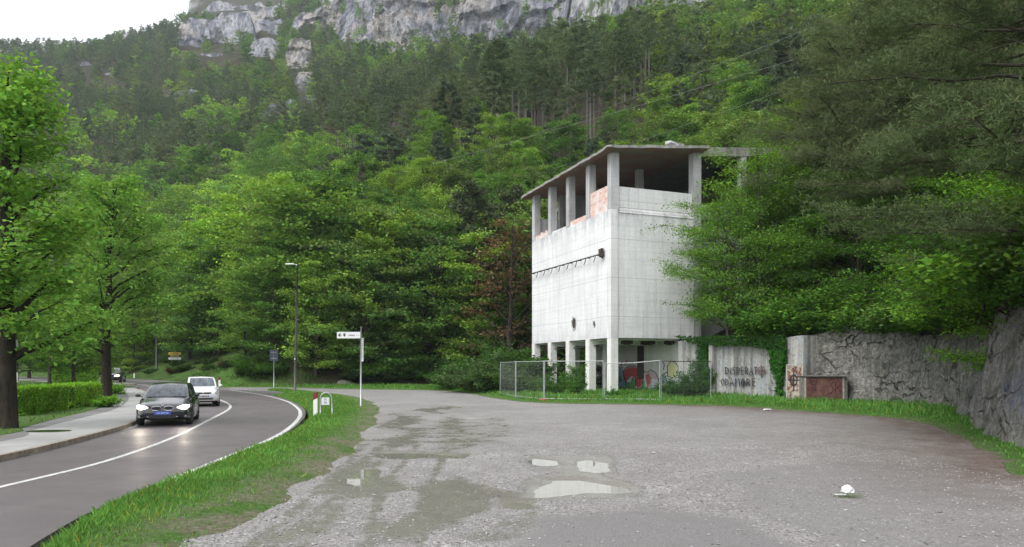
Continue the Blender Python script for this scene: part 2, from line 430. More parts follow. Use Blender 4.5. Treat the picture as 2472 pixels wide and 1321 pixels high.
def m_water():
    t = NT("muddy_water"); p = t.pos(); n = t.noise(p, 3, 3)
    return t.bsdf(t.mix((0.20, 0.195, 0.16), (0.28, 0.275, 0.24), n), 0.02, 0, t.bump(t.noise(p, 9, 2), 0.02, 0.004), 0.9)
WATERM = m_water()

def m_brick():
    t = NT("hollow_brick"); tc = t.n("TexCoord")
    b = t.n("TexBrick"); t.set(b, 'Vector', tc.outputs['UV']); t.set(b, 'Scale', 1.0)
    t.set(b, 'Color1', (0.56, 0.31, 0.25)); t.set(b, 'Color2', (0.74, 0.50, 0.43)); t.set(b, 'Mortar', (0.66, 0.62, 0.58))
    t.set(b, 'Mortar Size', 0.012); t.set(b, 'Brick Width', 0.33); t.set(b, 'Row Height', 0.25)
    p = t.pos(); n = t.noise(p, 1.3, 5, 0.7)
    c = t.mix(b.outputs[0], (0.72, 0.70, 0.69), t.ramp(n, [(0.42, 0.0), (0.62, 0.9)]))
    return t.bsdf(c, 0.9, 0, t.bump(t.noise(p, 20, 4), 0.4, 0.01), 0.2)
BRICK = m_brick()
STEEL = simple("galvanised_steel", (0.42, 0.43, 0.44), 0.45, 0.6, 0.2, 12)
DARKST = simple("dark_painted_steel", (0.075, 0.07, 0.068), 0.5, 0.2, 0.2, 5)
RUST = simple("rusty_steel", (0.06, 0.045, 0.04), 0.8, 0.2, 0.4, 6)
WHITEP = simple("white_plastic", (0.78, 0.78, 0.77), 0.45, 0, 0.04, 4)
BLACKP = simple("black_paint", (0.02, 0.02, 0.022), 0.55, 0, 0.2, 8)
# ------------------------------------------------------------------ the lie of the land
def zroad(X, Y): return -0.30 + 0.65 * ss(Y, 42, 77) * ss(-np.asarray(X, float), 12, 22)
def zlot(X, Y): return 0.0 * np.asarray(X, float)
def G(px, py, zf=zlot, dz=0.0):
    """ground point that the photograph shows at this pixel"""
    Y = 20.0
    for _ in range(60):
        X = (px - CX) / FPX * Y
        Y = 0.5 * Y + 0.5 * FPX * (EYE - float(zf(X, Y)) - dz) / (py - HY)
    return ((px - CX) / FPX * Y, Y)
def at(px, py, Y): return Vector(((px - CX) / FPX * Y, Y, EYE + (HY - py) / FPX * Y))

FOOT = np.array([(13, -60), (14.5, -14), (12.6, 2), (11.2, 8), (10.4, 11), (10.3, 14.1), (12.1, 18.5), (14.2, 22.2), (16.6, 27), (17.5, 31),
                 (16.6, 34.6), (14.9, 36.4), (10.9, 44.5), (11.5, 48.1), (6.6, 61), (3, 66), (-6, 66.5), (-22, 66), (-26.5, 66.5),
                 (-33.5, 74), (-48.5, 93), (-62, 105), (-90, 122), (-150, 140), (-300, 160), (-500, 160), (-500, -60)], float)
def foot_dist(X, Y):
    """>0 outside the valley floor (on the hill)"""
    X = np.asarray(X, float); Y = np.asarray(Y, float)
    P = np.stack([X.ravel(), Y.ravel()], 1)
    best = np.full(len(P), 1e9); ins = np.zeros(len(P), bool)
    n = len(FOOT)
    for i in range(n):
        a, b = FOOT[i], FOOT[(i + 1) % n]
        d = b - a
        t = np.clip(((P - a) @ d) / (d @ d), 0, 1)
        best = np.minimum(best, np.hypot(*(P - (a + t[:, None] * d)).T))
        c = (a[1] > P[:, 1]) != (b[1] > P[:, 1])
        xs = a[0] + (P[:, 1] - a[1]) / (b[1] - a[1] + 1e-12) * (b[0] - a[0])
        ins ^= c & (P[:, 0] < xs)
    return np.where(ins, -best, best).reshape(X.shape)
CLX = np.array([-400, -190, -150, -125, -90, -70, -20, 30, 60, 100, 140, 400.])
CLH = np.array([0, 0, 38, 70, 105, 120, 125, 120, 105, 90, 70, 60.])
def H0(X, Y):
    X = np.asarray(X, float); Y = np.asarray(Y, float)
    d = foot_dist(X, Y)
    base = np.maximum(zroad(X, Y) + 0.3, 0) * ss(-X, 14, 24)
    dd = np.maximum(d, 0)
    up = 0.40 * dd + 0.30 * np.maximum(dd - 9, 0) - 0.06 * np.maximum(dd - 60, 0)
    wall = 3.1 * ss(d, 0.95, 1.9) * ss(X, 4.5, 8.0) * ss(64 - Y, 0, 3)
    rough = fbm(X / 26, Y / 26, 3.0, 5) * np.minimum(dd * 0.16, 9.0)
    up = up + rough
    cap = np.interp(X / np.maximum(Y, 60), [-1.2, -0.80, -0.706, -0.64, -0.57, -0.51, -0.47, -0.445, -0.42], [270, 215, 230, 232, 242, 264, 288, 330, 2000])
    up = np.where(up > cap - 20, cap - 20 + 20 * np.tanh((up - cap + 20) / 20), up)
    up = np.where((X > 4.5) & (Y < 64), np.maximum(up - 0.4, 0), up)
    inside = np.where(d < 0, -0.05 + np.maximum(d, -3.0) * 0.25, 0.0)
    inside = inside - 0.3 * ss(X, 4.5, 7) * ss(64 - Y, 0, 3) * (1 - ss(d, .9, 1.2))
    return base + up + wall + inside
def hit0(px, py, f, ymin=60.0, ymax=900):
    Y = np.arange(ymin, ymax, 0.6); X = (px - CX) / FPX * Y; Z = EYE + (HY - py) / FPX * Y
    k = np.nonzero(f(X, Y) >= Z)[0]
    return None if len(k) == 0 else np.array([X[k[0]], Y[k[0]], Z[k[0]]])
CL_PX = [(690, 74), (735, 88), (790, 104), (850, 124), (900, 134), (960, 140), (1020, 146), (1090, 128), (1150, 118), (1230, 112), (1330, 104), (1430, 98), (1530, 112), (1600, 112), (1700, 92), (1790, 62), (1900, 34), (2000, 20), (2150, 5)]
CL_B = np.array([hit0(px, py, H0) for px, py in CL_PX])
for _ in range(3):
    _y = CL_B[:, 1].copy(); _y[1:-1] = (CL_B[:-2, 1] + CL_B[1:-1, 1] + CL_B[2:, 1]) / 3
    CL_B[:, 0] *= _y / CL_B[:, 1]; CL_B[:, 1] = _y
CL_B[:, 2] = H0(CL_B[:, 0], CL_B[:, 1])
_o = np.argsort(CL_B[:, 0])
def cliff_y(X): return np.interp(X, np.concatenate([[-400, -200], CL_B[_o, 0]]), np.concatenate([[385, 352], CL_B[_o, 1]]))
def H(X, Y):
    X = np.asarray(X, float); Y = np.asarray(Y, float)
    return H0(X, Y) + np.interp(X, CLX, CLH) * ss(Y - cliff_y(X), 22 - 10 * ss(-X, 75, 130), 62 + 80 * ss(-X, 75, 130))
def hit(px, py, ymin=60.0, ymax=900):
    Y = np.arange(ymin, ymax, 0.6); X = (px - CX) / FPX * Y; Z = EYE + (HY - py) / FPX * Y
    k = np.nonzero(H(X, Y) >= Z)[0]
    if len(k) == 0: return None
    return np.array([X[k[0]], Y[k[0]], Z[k[0]]])

def hill_mesh():
    ys = np.concatenate([np.arange(-40, 34, 1.5), np.arange(34, 75, 0.8), np.arange(75, 140, 2.0), np.arange(140, 250, 3.5), np.arange(250, 370, 2.5), np.arange(370, 640, 6), np.arange(640, 1200, 40)])
    xs = np.concatenate([np.arange(-620, -250, 14), np.arange(-250, -80, 4.5), np.arange(-80, 4, 2.2), np.arange(4, 24, 0.6), np.arange(24, 90, 2.4), np.arange(90, 420, 9)])
    X, Y = np.meshgrid(xs, ys); Z = H(X, Y)
    d = foot_dist(X, Y)
    g = Geo(); nx = len(xs); i = (np.arange(len(ys) - 1)[:, None] * nx + np.arange(nx - 1)[None, :]).ravel()
    g.add(np.stack([X, Y, Z], -1).reshape(-1, 3), np.stack([i, i + 1, i + nx + 1, i + nx], 1))
    me = g.mesh("hillside", HILLM, True)
    bank = (1 - ss(d, 9, 15)) * ss(-X, 17, 24)
    a = me.attributes.new('bank', 'FLOAT', 'POINT'); a.data.foreach_set('value', bank.astype(np.float32).ravel())
    return me
link("hillside", hill_mesh(), kind='structure')

def poly_in(P, poly):
    poly = np.asarray(poly); ins = np.zeros(len(P), bool)
    for i in range(len(poly)):
        a, b = poly[i], poly[(i + 1) % len(poly)]
        c = (a[1] > P[:, 1]) != (b[1] > P[:, 1])
        ins ^= c & (P[:, 0] < a[0] + (P[:, 1] - a[1]) / (b[1] - a[1] + 1e-12) * (b[0] - a[0]))
    return ins
def edge_dist(P, poly, closed=True):
    poly = np.asarray(poly, float); best = np.full(len(P), 1e9)
    for i in range(len(poly) if closed else len(poly) - 1):
        a, b = poly[i], poly[(i + 1) % len(poly)]; d = b - a
        t = np.clip(((P - a) @ d) / (d @ d + 1e-12), 0, 1)
        best = np.minimum(best, np.hypot(*(P - (a + t[:, None] * d)).T))
    return best
def smooth_line(pts, step=0.5, wob=0.0, seed=1):
    """Catmull-Rom through the points"""
    p = np.asarray(pts, float); p = np.vstack([2*p[0] - p[1], p, 2*p[-1] - p[-2]]); out = []
    for i in range(1, len(p) - 2):
        n = max(1, int(np.linalg.norm(p[i+1] - p[i]) / step)); t = np.arange(n)[:, None] / n
        a, b, c, d = p[i-1], p[i], p[i+1], p[i+2]
        out.append(0.5 * (2*b + (c - a)*t + (2*a - 5*b + 4*c - d)*t*t + (3*b - a - 3*c + d)*t**3))
    out.append(p[-2:-1]); o = np.vstack(out)
    if wob:
        k = np.arange(len(o)) * step
        t = np.gradient(o, axis=0); t /= np.linalg.norm(t, axis=1)[:, None] + 1e-9
        o[:, :2] += np.stack([-t[:, 1], t[:, 0]], 1) * (fbm(k / 1.3, seed * 7.1, 0, 4) * wob)[:, None]
    return o
def sheet(name, poly, zf, mat, cell=0.6, skirt=0.4, attrs=None, smooth=True, **kw):
    """one surface over a polygon: boundary + jittered interior points, with a skirt going down"""
    poly = np.asarray(poly, float)
    lo, hi = poly.min(0), poly.max(0)
    cells = cell if callable(cell) else (lambda X, Y: np.full(np.shape(X), cell))
    pts = []
    for c in sorted({0.11, 0.3, 0.6, 1.2, 3.0} if callable(cell) else {cell}):
        gx, gy = np.meshgrid(np.arange(lo[0], hi[0], c), np.arange(lo[1], hi[1], c))
        P = np.stack([gx.ravel(), gy.ravel()], 1) + np.random.default_rng(1).uniform(-.22, .22, (gx.size, 2)) * c
        if callable(cell): P = P[np.isclose(cells(P[:, 0], P[:, 1]), c)]
        if len(P): P = P[poly_in(P, poly)]
        if len(P): P = P[edge_dist(P, poly) > c * 0.35]
        pts.append(P)
    P = np.vstack(pts)
    n = len(poly)
    allp = np.vstack([poly, P])
    vs, es, fs, ov, _, _ = delaunay_2d_cdt([Vector(q) for q in allp], [(i, (i + 1) % n) for i in range(n)], [], 1, 1e-5)
    V = np.array([(q.x, q.y) for q in vs]); F = np.array([f for f in fs if len(f) == 3])
    Z = zf(V[:, 0], V[:, 1], ) if zf.__code__.co_argcount == 2 else zf(V[:, 0], V[:, 1], edge_dist(V, poly))
    a, b, c = V[F[:, 0]], V[F[:, 1]], V[F[:, 2]]
    flip = ((b - a)[:, 0]*(c - a)[:, 1] - (b - a)[:, 1]*(c - a)[:, 0]) < 0
    F[flip] = F[flip][:, ::-1]
    g = Geo(); g.add(np.column_stack([V, Z]), F)
    if skirt:
        pz = zf(poly[:, 0], poly[:, 1]) if zf.__code__.co_argcount == 2 else zf(poly[:, 0], poly[:, 1], np.zeros(n))
        i = np.arange(n); j = (i + 1) % n
        area = np.sum(poly[i, 0]*poly[j, 1] - poly[j, 0]*poly[i, 1])
        q = np.stack([j, i, i + n, j + n], 1) if area > 0 else np.stack([i, j, j + n, i + n], 1)
        g.add(np.vstack([np.column_stack([poly, pz]), np.column_stack([poly, pz - skirt])]), q)
    me = g.mesh(name, mat, smooth)
    if attrs:
        co = np.vstack([V, poly, poly]) if skirt else V
        for k, fn in attrs.items():
            at_ = me.attributes.new(k, 'FLOAT', 'POINT')
            val = np.zeros(len(me.vertices), np.float32); r = fn(co); val[:len(r)] = r[:len(val)]
            at_.data.foreach_set('value', val)
    return link(name, me, **kw)

# --- road
z_r = zroad
road_R_px = [(560, 938.5), (600, 945), (655, 954), (700, 966), (731, 984), (737, 1002), (722, 1022), (690, 1046), (640, 1072), (540, 1110), (420, 1158), (330, 1190), (210, 1240), (130, 1284)]
road_R = [G(px, py, z_r) for px, py in road_R_px] + [(-4.7, 5.5), (-3.9, 0), (-3.4, -12)]
# far edge of the far stretch of the road (hill side)
far_edge = [(-120, 124)] + [G(px, py, z_r) for px, py in [(290, 915), (310, 916.5), (380, 922), (446, 930.5), (500, 936)]]
far_edge = [(-100, 118), (-75, 105)] + far_edge[1:]
road_L_px = [(270, 926), (290, 930.5), (310, 937), (340, 945), (362, 954), (372, 965), (368, 985), (350, 1008), (326, 1026), (280, 1043), (150, 1079), (0, 1115)]
road_L = [(-112, 113), (-82, 99)] + [G(px, py, z_r) for px, py in road_L_px[0:]] + [(-9.9, 8), (-9.2, 0), (-8.6, -12)]
RL = smooth_line(road_L, 0.7); RR = smooth_line(road_R, 0.5); FE = smooth_line(far_edge, 1.0)
road_poly = np.vstack([FE, RR, RL[::-1]])
sheet("road", road_poly, lambda X, Y: zroad(X, Y) - 0.0, ASPH, 1.6, 0.3, kind='structure')
def ribbon(name, line, width, zf, mat, dz=0.004, **kw):
    line = np.asarray(line, float); t = np.gradient(line, axis=0); t /= np.linalg.norm(t, axis=1)[:, None] + 1e-9
    nrm = np.stack([-t[:, 1], t[:, 0]], 1); wd = width / 2 * (1 + 0.12 * fbm(np.arange(len(line)) * 0.9, 2.2, 0, 3))[:, None]
    a, b = line - nrm * wd, line + nrm * wd
    n = len(line); i = np.arange(n - 1)
    g = Geo(); V = np.vstack([a, b])
    g.add(np.column_stack([V, zf(V[:, 0], V[:, 1]) + dz]), np.stack([i, i + 1, i + 1 + n, i + n], 1)[:, ::-1])
    return g.build(name, mat, None, **kw)
def offset(line, d):
    line = np.asarray(line, float); t = np.gradient(line, axis=0); t /= np.linalg.norm(t, axis=1)[:, None] + 1e-9
    return line + np.stack([-t[:, 1], t[:, 0]], 1) * d
ribbon("road_marking", smooth_line([G(px, py, z_r) for px, py in [(400, 1163), (424, 1154), (541, 1106), (638, 1067), (686, 1042), (715, 1018), (725, 1000), (718, 985), (692, 969), (650, 957), (598, 948), (545, 941)]], 0.4), 0.15, zroad, PAINTM, kind='structure')
ribbon("road_marking", smooth_line([G(px, py, z_r) for px, py in [(-60, 1192), (0, 1176), (120, 1148), (240, 1118), (340, 1086), (433, 1050), (503, 1015), (548, 991), (556, 981), (546, 972), (520, 962), (480, 951), (430, 942), (372, 933.5), (310, 925), (285, 922)]], 0.4), 0.13, zroad, PAINTM, kind='structure')
ribbon("road_marking", smooth_line([G(px, py, z_r) for px, py in [(66, 1099), (120, 1084), (200, 1062), (280, 1041), (327, 1029), (352, 1012), (371, 988), (377, 968), (366, 957), (345, 949), (314, 940)]], 0.4), 0.14, zroad, PAINTM, kind='structure')
ribbon("road_marking", smooth_line([G(px, py, z_r) for px, py in [(292, 917), (310, 918.2), (380, 923.7), (446, 932), (500, 937)]], 0.5), 0.2, zroad, PAINTM, kind='structure')

# --- left pavement, kerb, path strip, lawn
def zwalk(X, Y): return zroad(X, Y) + 0.13
walk_in_px = [(262, 930), (284, 938), (300, 947), (310, 960), (300, 975), (270, 990), (220, 1003), (150, 1020), (75, 1040), (0, 1066)]
WI = smooth_line([(-83, 95)] + [G(px, py, zwalk) for px, py in walk_in_px] + [(-12.2, 8), (-11.6, 0), (-11, -12)], 0.7)
kL = RL[(RL[:, 1] < 96)]
KO = offset(kL, -0.14)
sheet("kerb", np.vstack([kL + [0.0, 0], KO[::-1]]), lambda X, Y: zroad(X, Y) + 0.135, KERBM, 5, 0.3, smooth=False, kind='structure')
sheet("pavement", np.vstack([KO, WI[::-1]]), zwalk, WALKM, 1.5, 0.2, kind='structure')
inn_px = [(255, 929), (270, 938), (280, 950), (285, 962), (270, 975), (235, 987), (190, 999), (130, 1013), (55, 1034), (0, 1052)]
PI_ = smooth_line([(-84, 94)] + [G(px, py, zwalk) for px, py in inn_px] + [(-13.0, 8), (-12.4, 0), (-12, -12)], 0.7)
sheet("asphalt_strip", np.vstack([WI + [0.02, 0], PI_[::-1]]), lambda X, Y: zwalk(X, Y) + 0.004, PATHM, 1.5, 0.2, kind='structure')
def zlawn(X, Y): return zwalk(X, Y) + 0.02 + 0.06 * fbm(np.asarray(X) / 3, np.asarray(Y) / 3, 0, 3)
lawn_poly = np.vstack([PI_, [(-60, -12), (-260, 60), (-260, 160), (-150, 142), (-90, 124), (-88, 118)]])
sheet("lawn", lawn_poly, zlawn, GRASSM, 4.0, 0.3, attrs={'bare': lambda P: 0.25 * np.ones(len(P))}, kind='structure')

# --- gravel lot
verge_R_px = [(690, 938), (760, 945), (850, 956), (897, 968), (919, 987), (917, 1008), (893, 1046), (850, 1088), (803, 1130), (755, 1165), (700, 1200), (640, 1232), (560, 1280), (480, 1325)]
verge_R = [G(px, py) for px, py in verge_R_px] + [(-2.3, 3), (-1.6, -4), (-1.2, -12)]
verge_L_px = [(650, 939), (634, 943), (668, 953), (706, 965), (738, 982), (746, 1000), (735, 1018), (700, 1045), (650, 1070), (545, 1113), (425, 1162), (330, 1198), (212, 1246), (140, 1290)]
verge_L = [G(px, py, lambda X, Y: -0.18) if 1 < i < 14 else G(px, py) for i, (px, py) in enumerate(verge_L_px)] + [(-4.4, 5.5), (-3.6, 0), (-3.1, -12)]
VR = smooth_line(verge_R, 0.35, 0.22, 1); VL = smooth_line(verge_L, 0.35, 0.05, 2)
verge_poly = np.vstack([VR, VL[::-1]])
def zverge(X, Y, ed=None):
    P = np.stack([np.ravel(X), np.ravel(Y)], 1)
    dl = edge_dist(P, VL, False); dr = edge_dist(P, VR, False)
    z = -0.30 + 0.31 * ss(dl, 0, 0.5) - 0.05 * (1 - ss(dr, 0, 0.25)) + 0.05 * ss(dl, 0.5, 1.5) * ss(dr, 0.0, 1.0) + 0.03 * fbm(X * 1.5, Y * 1.5, 0, 3) * ss(dr, 0, .3) + 0.012
    return z
sheet("verge", verge_poly, zverge, GRASSM, 0.35, 0.3,
      attrs={'bare': lambda P: 0.9 * (1 - ss(edge_dist(P, verge_R, False) + 0.5 * fbm(P[:, 0] * 1.3, P[:, 1] * 1.3, 0, 4), 0.1, 1.5))}, kind='structure')
lot_back_px = [(560, 935.5), (640, 935.5), (700, 936), (760, 938), (900, 940.5), (1060, 943.5), (1130, 950), (1200, 963), (1300, 973), (1450, 976), (1640, 978), (1800, 983), (1900, 991), (2050, 1001), (2180, 1013), (2260, 1032), (2330, 1064), (2400, 1103), (2472, 1160)]
lot_back = [G(px, py) for px, py in lot_back_px] + [(8.0, 8.5), (8.2, 4), (9.2, -4), (9.5, -12)]
LB = smooth_line(lot_back, 0.4, 0.16, 4)
vm = np.array(verge_R)
lot_left = [(-26.6, 60.5), G(575, 941.5), G(640, 944), G(700, 948)] + [tuple(q) for q in (vm[2:] - [0.9, 0])]
lot_poly = np.vstack([offset(LB, 1.2)[2:], np.array(lot_left)[::-1]])
wet_polys = [([(895, 1084), (1000, 1086), (1135, 1094), (1120, 1106), (960, 1106), (900, 1100)], 1.2),
             ([(935, 1050), (945, 1010), (985, 996), (1020, 1010), (1022, 1045), (990, 1080), (900, 1090), (910, 1070)], .75),
             ([(1045, 1010), (1100, 1000), (1150, 1030), (1180, 1070), (1120, 1086), (1040, 1086)], .62),
             ([(970, 990), (1090, 978), (1130, 984), (1075, 992), (1130, 1012), (1060, 1000)], .7),
             ([(1150, 1010), (1230, 1005), (1260, 1050), (1240, 1084), (1180, 1060)], .52),
             ([(890, 1088), (900, 1110), (860, 1140), (960, 1150), (1000, 1180), (870, 1200), (760, 1190), (800, 1150), (850, 1110)], .85),
             ([(1000, 1170), (1110, 1150), (1200, 1180), (1190, 1230), (1050, 1290), (900, 1320), (890, 1280), (1000, 1230)], .78),
             ([(700, 1230), (830, 1200), (860, 1260), (760, 1300), (680, 1290)], .5),
             ([(1190, 1180), (1290, 1190), (1290, 1225), (1200, 1222)], 1.0),
             ([(1255, 1098), (1480, 1098), (1500, 1140), (1400, 1145), (1260, 1125)], .7),
             ([(1265, 1150), (1400, 1135), (1560, 1170), (1560, 1200), (1270, 1206)], .85),
             ([(1100, 1290), (1260, 1230), (1330, 1215), (1290, 1290), (1180, 1321)], .55),
             ([(1995, 1186), (2050, 1181), (2095, 1188), (2090, 1199), (2030, 1203)], .7)]
wet_w = [([G(*q) for q in pl], s) for pl, s in wet_polys]
tar_w = [G(*q) for q in [(1180, 1330), (1290, 1250), (1480, 1225), (1700, 1235), (1850, 1270), (1960, 1330), (2000, 1500), (1100, 1500)]]
tar2 = [G(*q) for q in [(1720, 1140), (2050, 1110), (2300, 1130), (2460, 1200), (2500, 1340), (2000, 1340), (1850, 1250)]]
TRK = [((600, 1321), (800, 1150), (955, 1000)), ((660, 1321), (840, 1160), (985, 1000)), ((880, 1321), (960, 1130), (1075, 1000)), ((720, 1321), (868, 1165), (1010, 1005)), ((1010, 1321), (1060, 1120), (1130, 1000)), ((840, 1100), (905, 1040), (960, 990))]
def a_wet(P):
    o = np.zeros(len(P)); wig = 0.18 * fbm(P[:, 0]*1.3, P[:, 1]*.8, 3, 4)
    for pl, s in wet_w:
        pl = np.array(pl); sc = 0.05 + 0.018 * np.mean(pl[:, 1])
        e = edge_dist(P, pl); sg = np.where(poly_in(P, pl), e, -e) + wig * np.mean(pl[:, 1]) / 12
        o = np.maximum(o, s * ss(sg, -sc, sc))
    for (a, b, c) in TRK:
        ln = smooth_line([G(*a), G(*b), G(*c)], .4)
        e = edge_dist(P, ln, False); o = np.maximum(o, .62 * (1 - ss(e, .05, .16)))
    return o
def a_tar(P):
    o = np.zeros(len(P)); wig = 0.35 * fbm(P[:, 0]*1.1, P[:, 1]*1.1, 8, 5)
    for pl, s in ((tar_w, 0.95), (tar2, 0.6)):
        e = edge_dist(P, pl); sg = np.where(poly_in(P, pl), e, -e) + wig
        o = np.maximum(o, s * ss(sg, -0.12, 0.25))
    return o
def a_lit(P):
    e = edge_dist(P, lot_back, False)
    e = np.where(P[:, 1] < 33, e, 99)
    o = (1 - ss(e + 1.1 * fbm(P[:, 0]*.9, P[:, 1]*.9, 5, 5), 0.2, 2.4)) * ss(P[:, 0], 4, 8)
    o2 = 0.5 * (1 - ss(e + 1.3 * fbm(P[:, 0]*.5, P[:, 1]*.5, 9, 5), 1.0, 5.0)) * ss(P[:, 0], 3, 7)
    return np.maximum(o, o2)
def zgrav(X, Y):
    X = np.asarray(X, float); Y = np.asarray(Y, float)
    near = 1 - ss(Y, 18, 30)
    z = (0.022 * fbm(X * .8, Y * .8, 0, 3) + 0.016 * fbm(X * 4, Y * 4, 1, 4)) * near
    P = np.stack([X.ravel(), Y.ravel()], 1)
    z = z - 0.018 * a_wet(P).reshape(X.shape) * near
    for pl in PUD:
        e = edge_dist(P, pl); z = z - (0.045 * ss(np.where(poly_in(P, pl), e, -e), -0.15, 0.25)).reshape(X.shape)
    return z
PUD_PX = [[(1274, 1166), (1330, 1150), (1400, 1148), (1440, 1157), (1500, 1166), (1548, 1180), (1500, 1186), (1420, 1184), (1340, 1193), (1276, 1198)],
    [(905, 1089), (960, 1086), (1060, 1090), (1130, 1096), (1120, 1101), (1040, 1102), (980, 1107), (925, 1103)],
    [(1262, 1108), (1300, 1104), (1345, 1110), (1350, 1120), (1310, 1123), (1275, 1118)],
    [(1385, 1112), (1420, 1106), (1450, 1110), (1478, 1120), (1480, 1137), (1440, 1141), (1400, 1134)],
    [(1200, 1212), (1240, 1206), (1285, 1208), (1280, 1222), (1230, 1223)],
    [(835, 1150), (880, 1128), (930, 1126), (925, 1150), (900, 1172), (850, 1182)],
    [(2005, 1188), (2040, 1184), (2085, 1190), (2080, 1198), (2030, 1199)],
    ]
PUD = [np.array([G(*q) for q in pl]) for pl in PUD_PX]
sheet("gravel_lot", lot_poly, zgrav, LOTM, lambda X, Y: np.where((Y > 6) & (Y < 16) & (X > -5) & (X < 9.5), 0.11, np.where((Y > 3) & (Y < 40), 0.6, 1.2)), 0.3,
      attrs={'wet': a_wet, 'tar': a_tar, 'litter': a_lit}, kind='structure')
# puddles of standing water
for pl in PUD:
    c = pl.mean(0); big = c + (pl - c) * 1.15 + (pl - c) / np.linalg.norm(pl - c, axis=1)[:, None] * 0.2
    z0 = float(np.percentile(zgrav(pl[:, 0] * .7 + c[0] * .3, pl[:, 1] * .7 + c[1] * .3), 58)) + 0.010
    sheet("puddle", smooth_line(np.vstack([big, big[:1]]), 0.2)[:-1], lambda X, Y: z0 + 0 * X, WATERM, 0.4, 0.0, kind='structure')

# --- grass strip behind and right of the lot
strip = np.vstack([LB[1:], np.array([(16, -12), (14.2, 2), (12.6, 8), (11.4, 11), (11.3, 14.1), (13.2, 18.5), (15.4, 22.2), (17.8, 27), (18.6, 31), (17.6, 35.4), (15.6, 37.6), (12.2, 44.5), (12.6, 48.6), (7.6, 61.6), (3.4, 67.2), (-6, 67.6), (-22, 67.2), (-27, 67.5)])[0:], [(-28.5, 64.6)]])
def zstrip(X, Y):
    P = np.stack([np.ravel(X), np.ravel(Y)], 1)
    d = edge_dist(P, LB, False)
    return 0.012 + 0.09 * ss(d, 0.05, 1.2) + 0.04 * fbm(X * 1.2, Y * 1.2, 0, 3)
sheet("grass_strip", strip, zstrip, GRASSM, 0.7, 0.2, attrs={'bare': lambda P: 0.5 * (1 - ss(edge_dist(P, LB, False) + .3 * fbm(P[:, 0], P[:, 1], 0, 3), 0.05, 0.5))}, kind='structure')
bank_strip = np.vstack([FE[(FE[:, 0] > -90)], [(-27.2, 63.0), (-27.0, 67.4), (-34.3, 75.2), (-49.3, 94.2), (-63, 106.5), (-91, 124)]])
sheet("roadside_gravel", bank_strip, lambda X, Y: zroad(X, Y) + 0.03, PATHM, 2.0, 0.2, kind='structure')
# ------------------------------------------------------------------ the abandoned concrete building
BC = Vector((6.28, 46.0, 0)); BR = math.atan2(.365, .931)
ur = np.array([.931, .365]); vd = np.array([-.365, .931])
def bw(u, v, z): return np.array([6.28 + ur[0]*u + vd[0]*v, 46 + ur[1]*u + vd[1]*v, z])
def roofz(u): return 15.38 + 0.105 * u
def pbox(g, u0, u1, v0, v1, z0, z1, mat=0, zf=None, seg=1.2, jit=0.0):
    """box in building coordinates with subdivided faces so that edges can be a little uneven"""
    top = (lambda u: z1) if zf is None else zf
    P = np.array([(u0,v0,z0),(u1,v0,z0),(u1,v1,z0),(u0,v1,z0),(u0,v0,top(u0)),(u1,v0,top(u1)),(u1,v1,top(u1)),(u0,v1,top(u0))], float)
    g.add(P, np.array([(3,2,1,0),(4,5,6,7),(0,1,5,4),(1,2,6,5),(2,3,7,6),(3,0,4,7)]), mat=mat)
bld = thing("abandoned_building", "tall roofless-looking white concrete industrial ruin standing on pillars beside the gravel lot", "building", tuple(BC), BR, local=True)
bld['label'] = "tall abandoned white concrete industrial building on pillars with an open top storey"
g = Geo(); pbox(g, 0.04, 6.42, 0.04, 12.9, 3.62, 11.78); g.build("hopper_wall", WCONC, bld)
g = Geo(); pbox(g, 0.0, 0.5, 0.0, 0.55, 3.6, 11.80); g.build("corner_pilaster", WCONC, bld)
# sloping ledge and right parapet
g = Geo()
P = [(0.52, 0.0, 11.62), (6.42, 0.0, 11.62), (6.42, .16, 11.98), (.52, .16, 11.98), (.52, .5, 11.98), (6.42, .5, 11.98), (.52, .5, 11.62), (6.42, .5, 11.62)]
g.add(P, [(0,1,2,3), (3,2,5,4), (1,7,5,2), (0,3,4,6), (0,6,7,1)])
g.build("ledge", GCONC if False else WCONC, bld)
g = Geo(); pbox(g, 0.55, 6.2, 0.12, 0.34, 11.98, 13.3); g.build("parapet", WCONC, bld)
vs_ = [0.0, 3.0, 6.12, 9.25, 12.35]
for i, v in enumerate(vs_):                     # the row on the left face, bottom then top storey
    g = Geo(); pbox(g, 0.02, 0.52, v, v + 0.55, -0.1, 3.62); g.build("pillar", FCONC, bld)
    g = Geo(); pbox(g, 0.02, 0.52 if i else 0.6, v, v + 0.5, 11.79 if i else 11.81, 16, zf=roofz); g.build("pillar", PCONC, bld)
for (u, v) in ((2.7, 5.6), (2.7, 10.6)):
    g = Geo(); pbox(g, u, u + .45, v, v + .45, -0.1, 3.61); g.build("pillar", FCONC, bld)
for (u, v, s) in ((4.6, 4.3, .45), (3.4, 9.0, .35), (6.05, 6.5, .4), (2.2, 12.3, .3)):
    g = Geo(); pbox(g, u, u + s, v, v + s, 11.9, 16, zf=roofz); g.build("pillar", PCONC, bld)
g = Geo(); pbox(g, 6.24, 6.86, 0.0, 0.55, 3.2, 16, zf=roofz); g.build("pillar", PCONC, bld)
g = Geo(); pbox(g, 3.1, 4.0, 8.85, 9.5, 15.30, 15.5); g.build("pillar_capital", PCONC, bld)
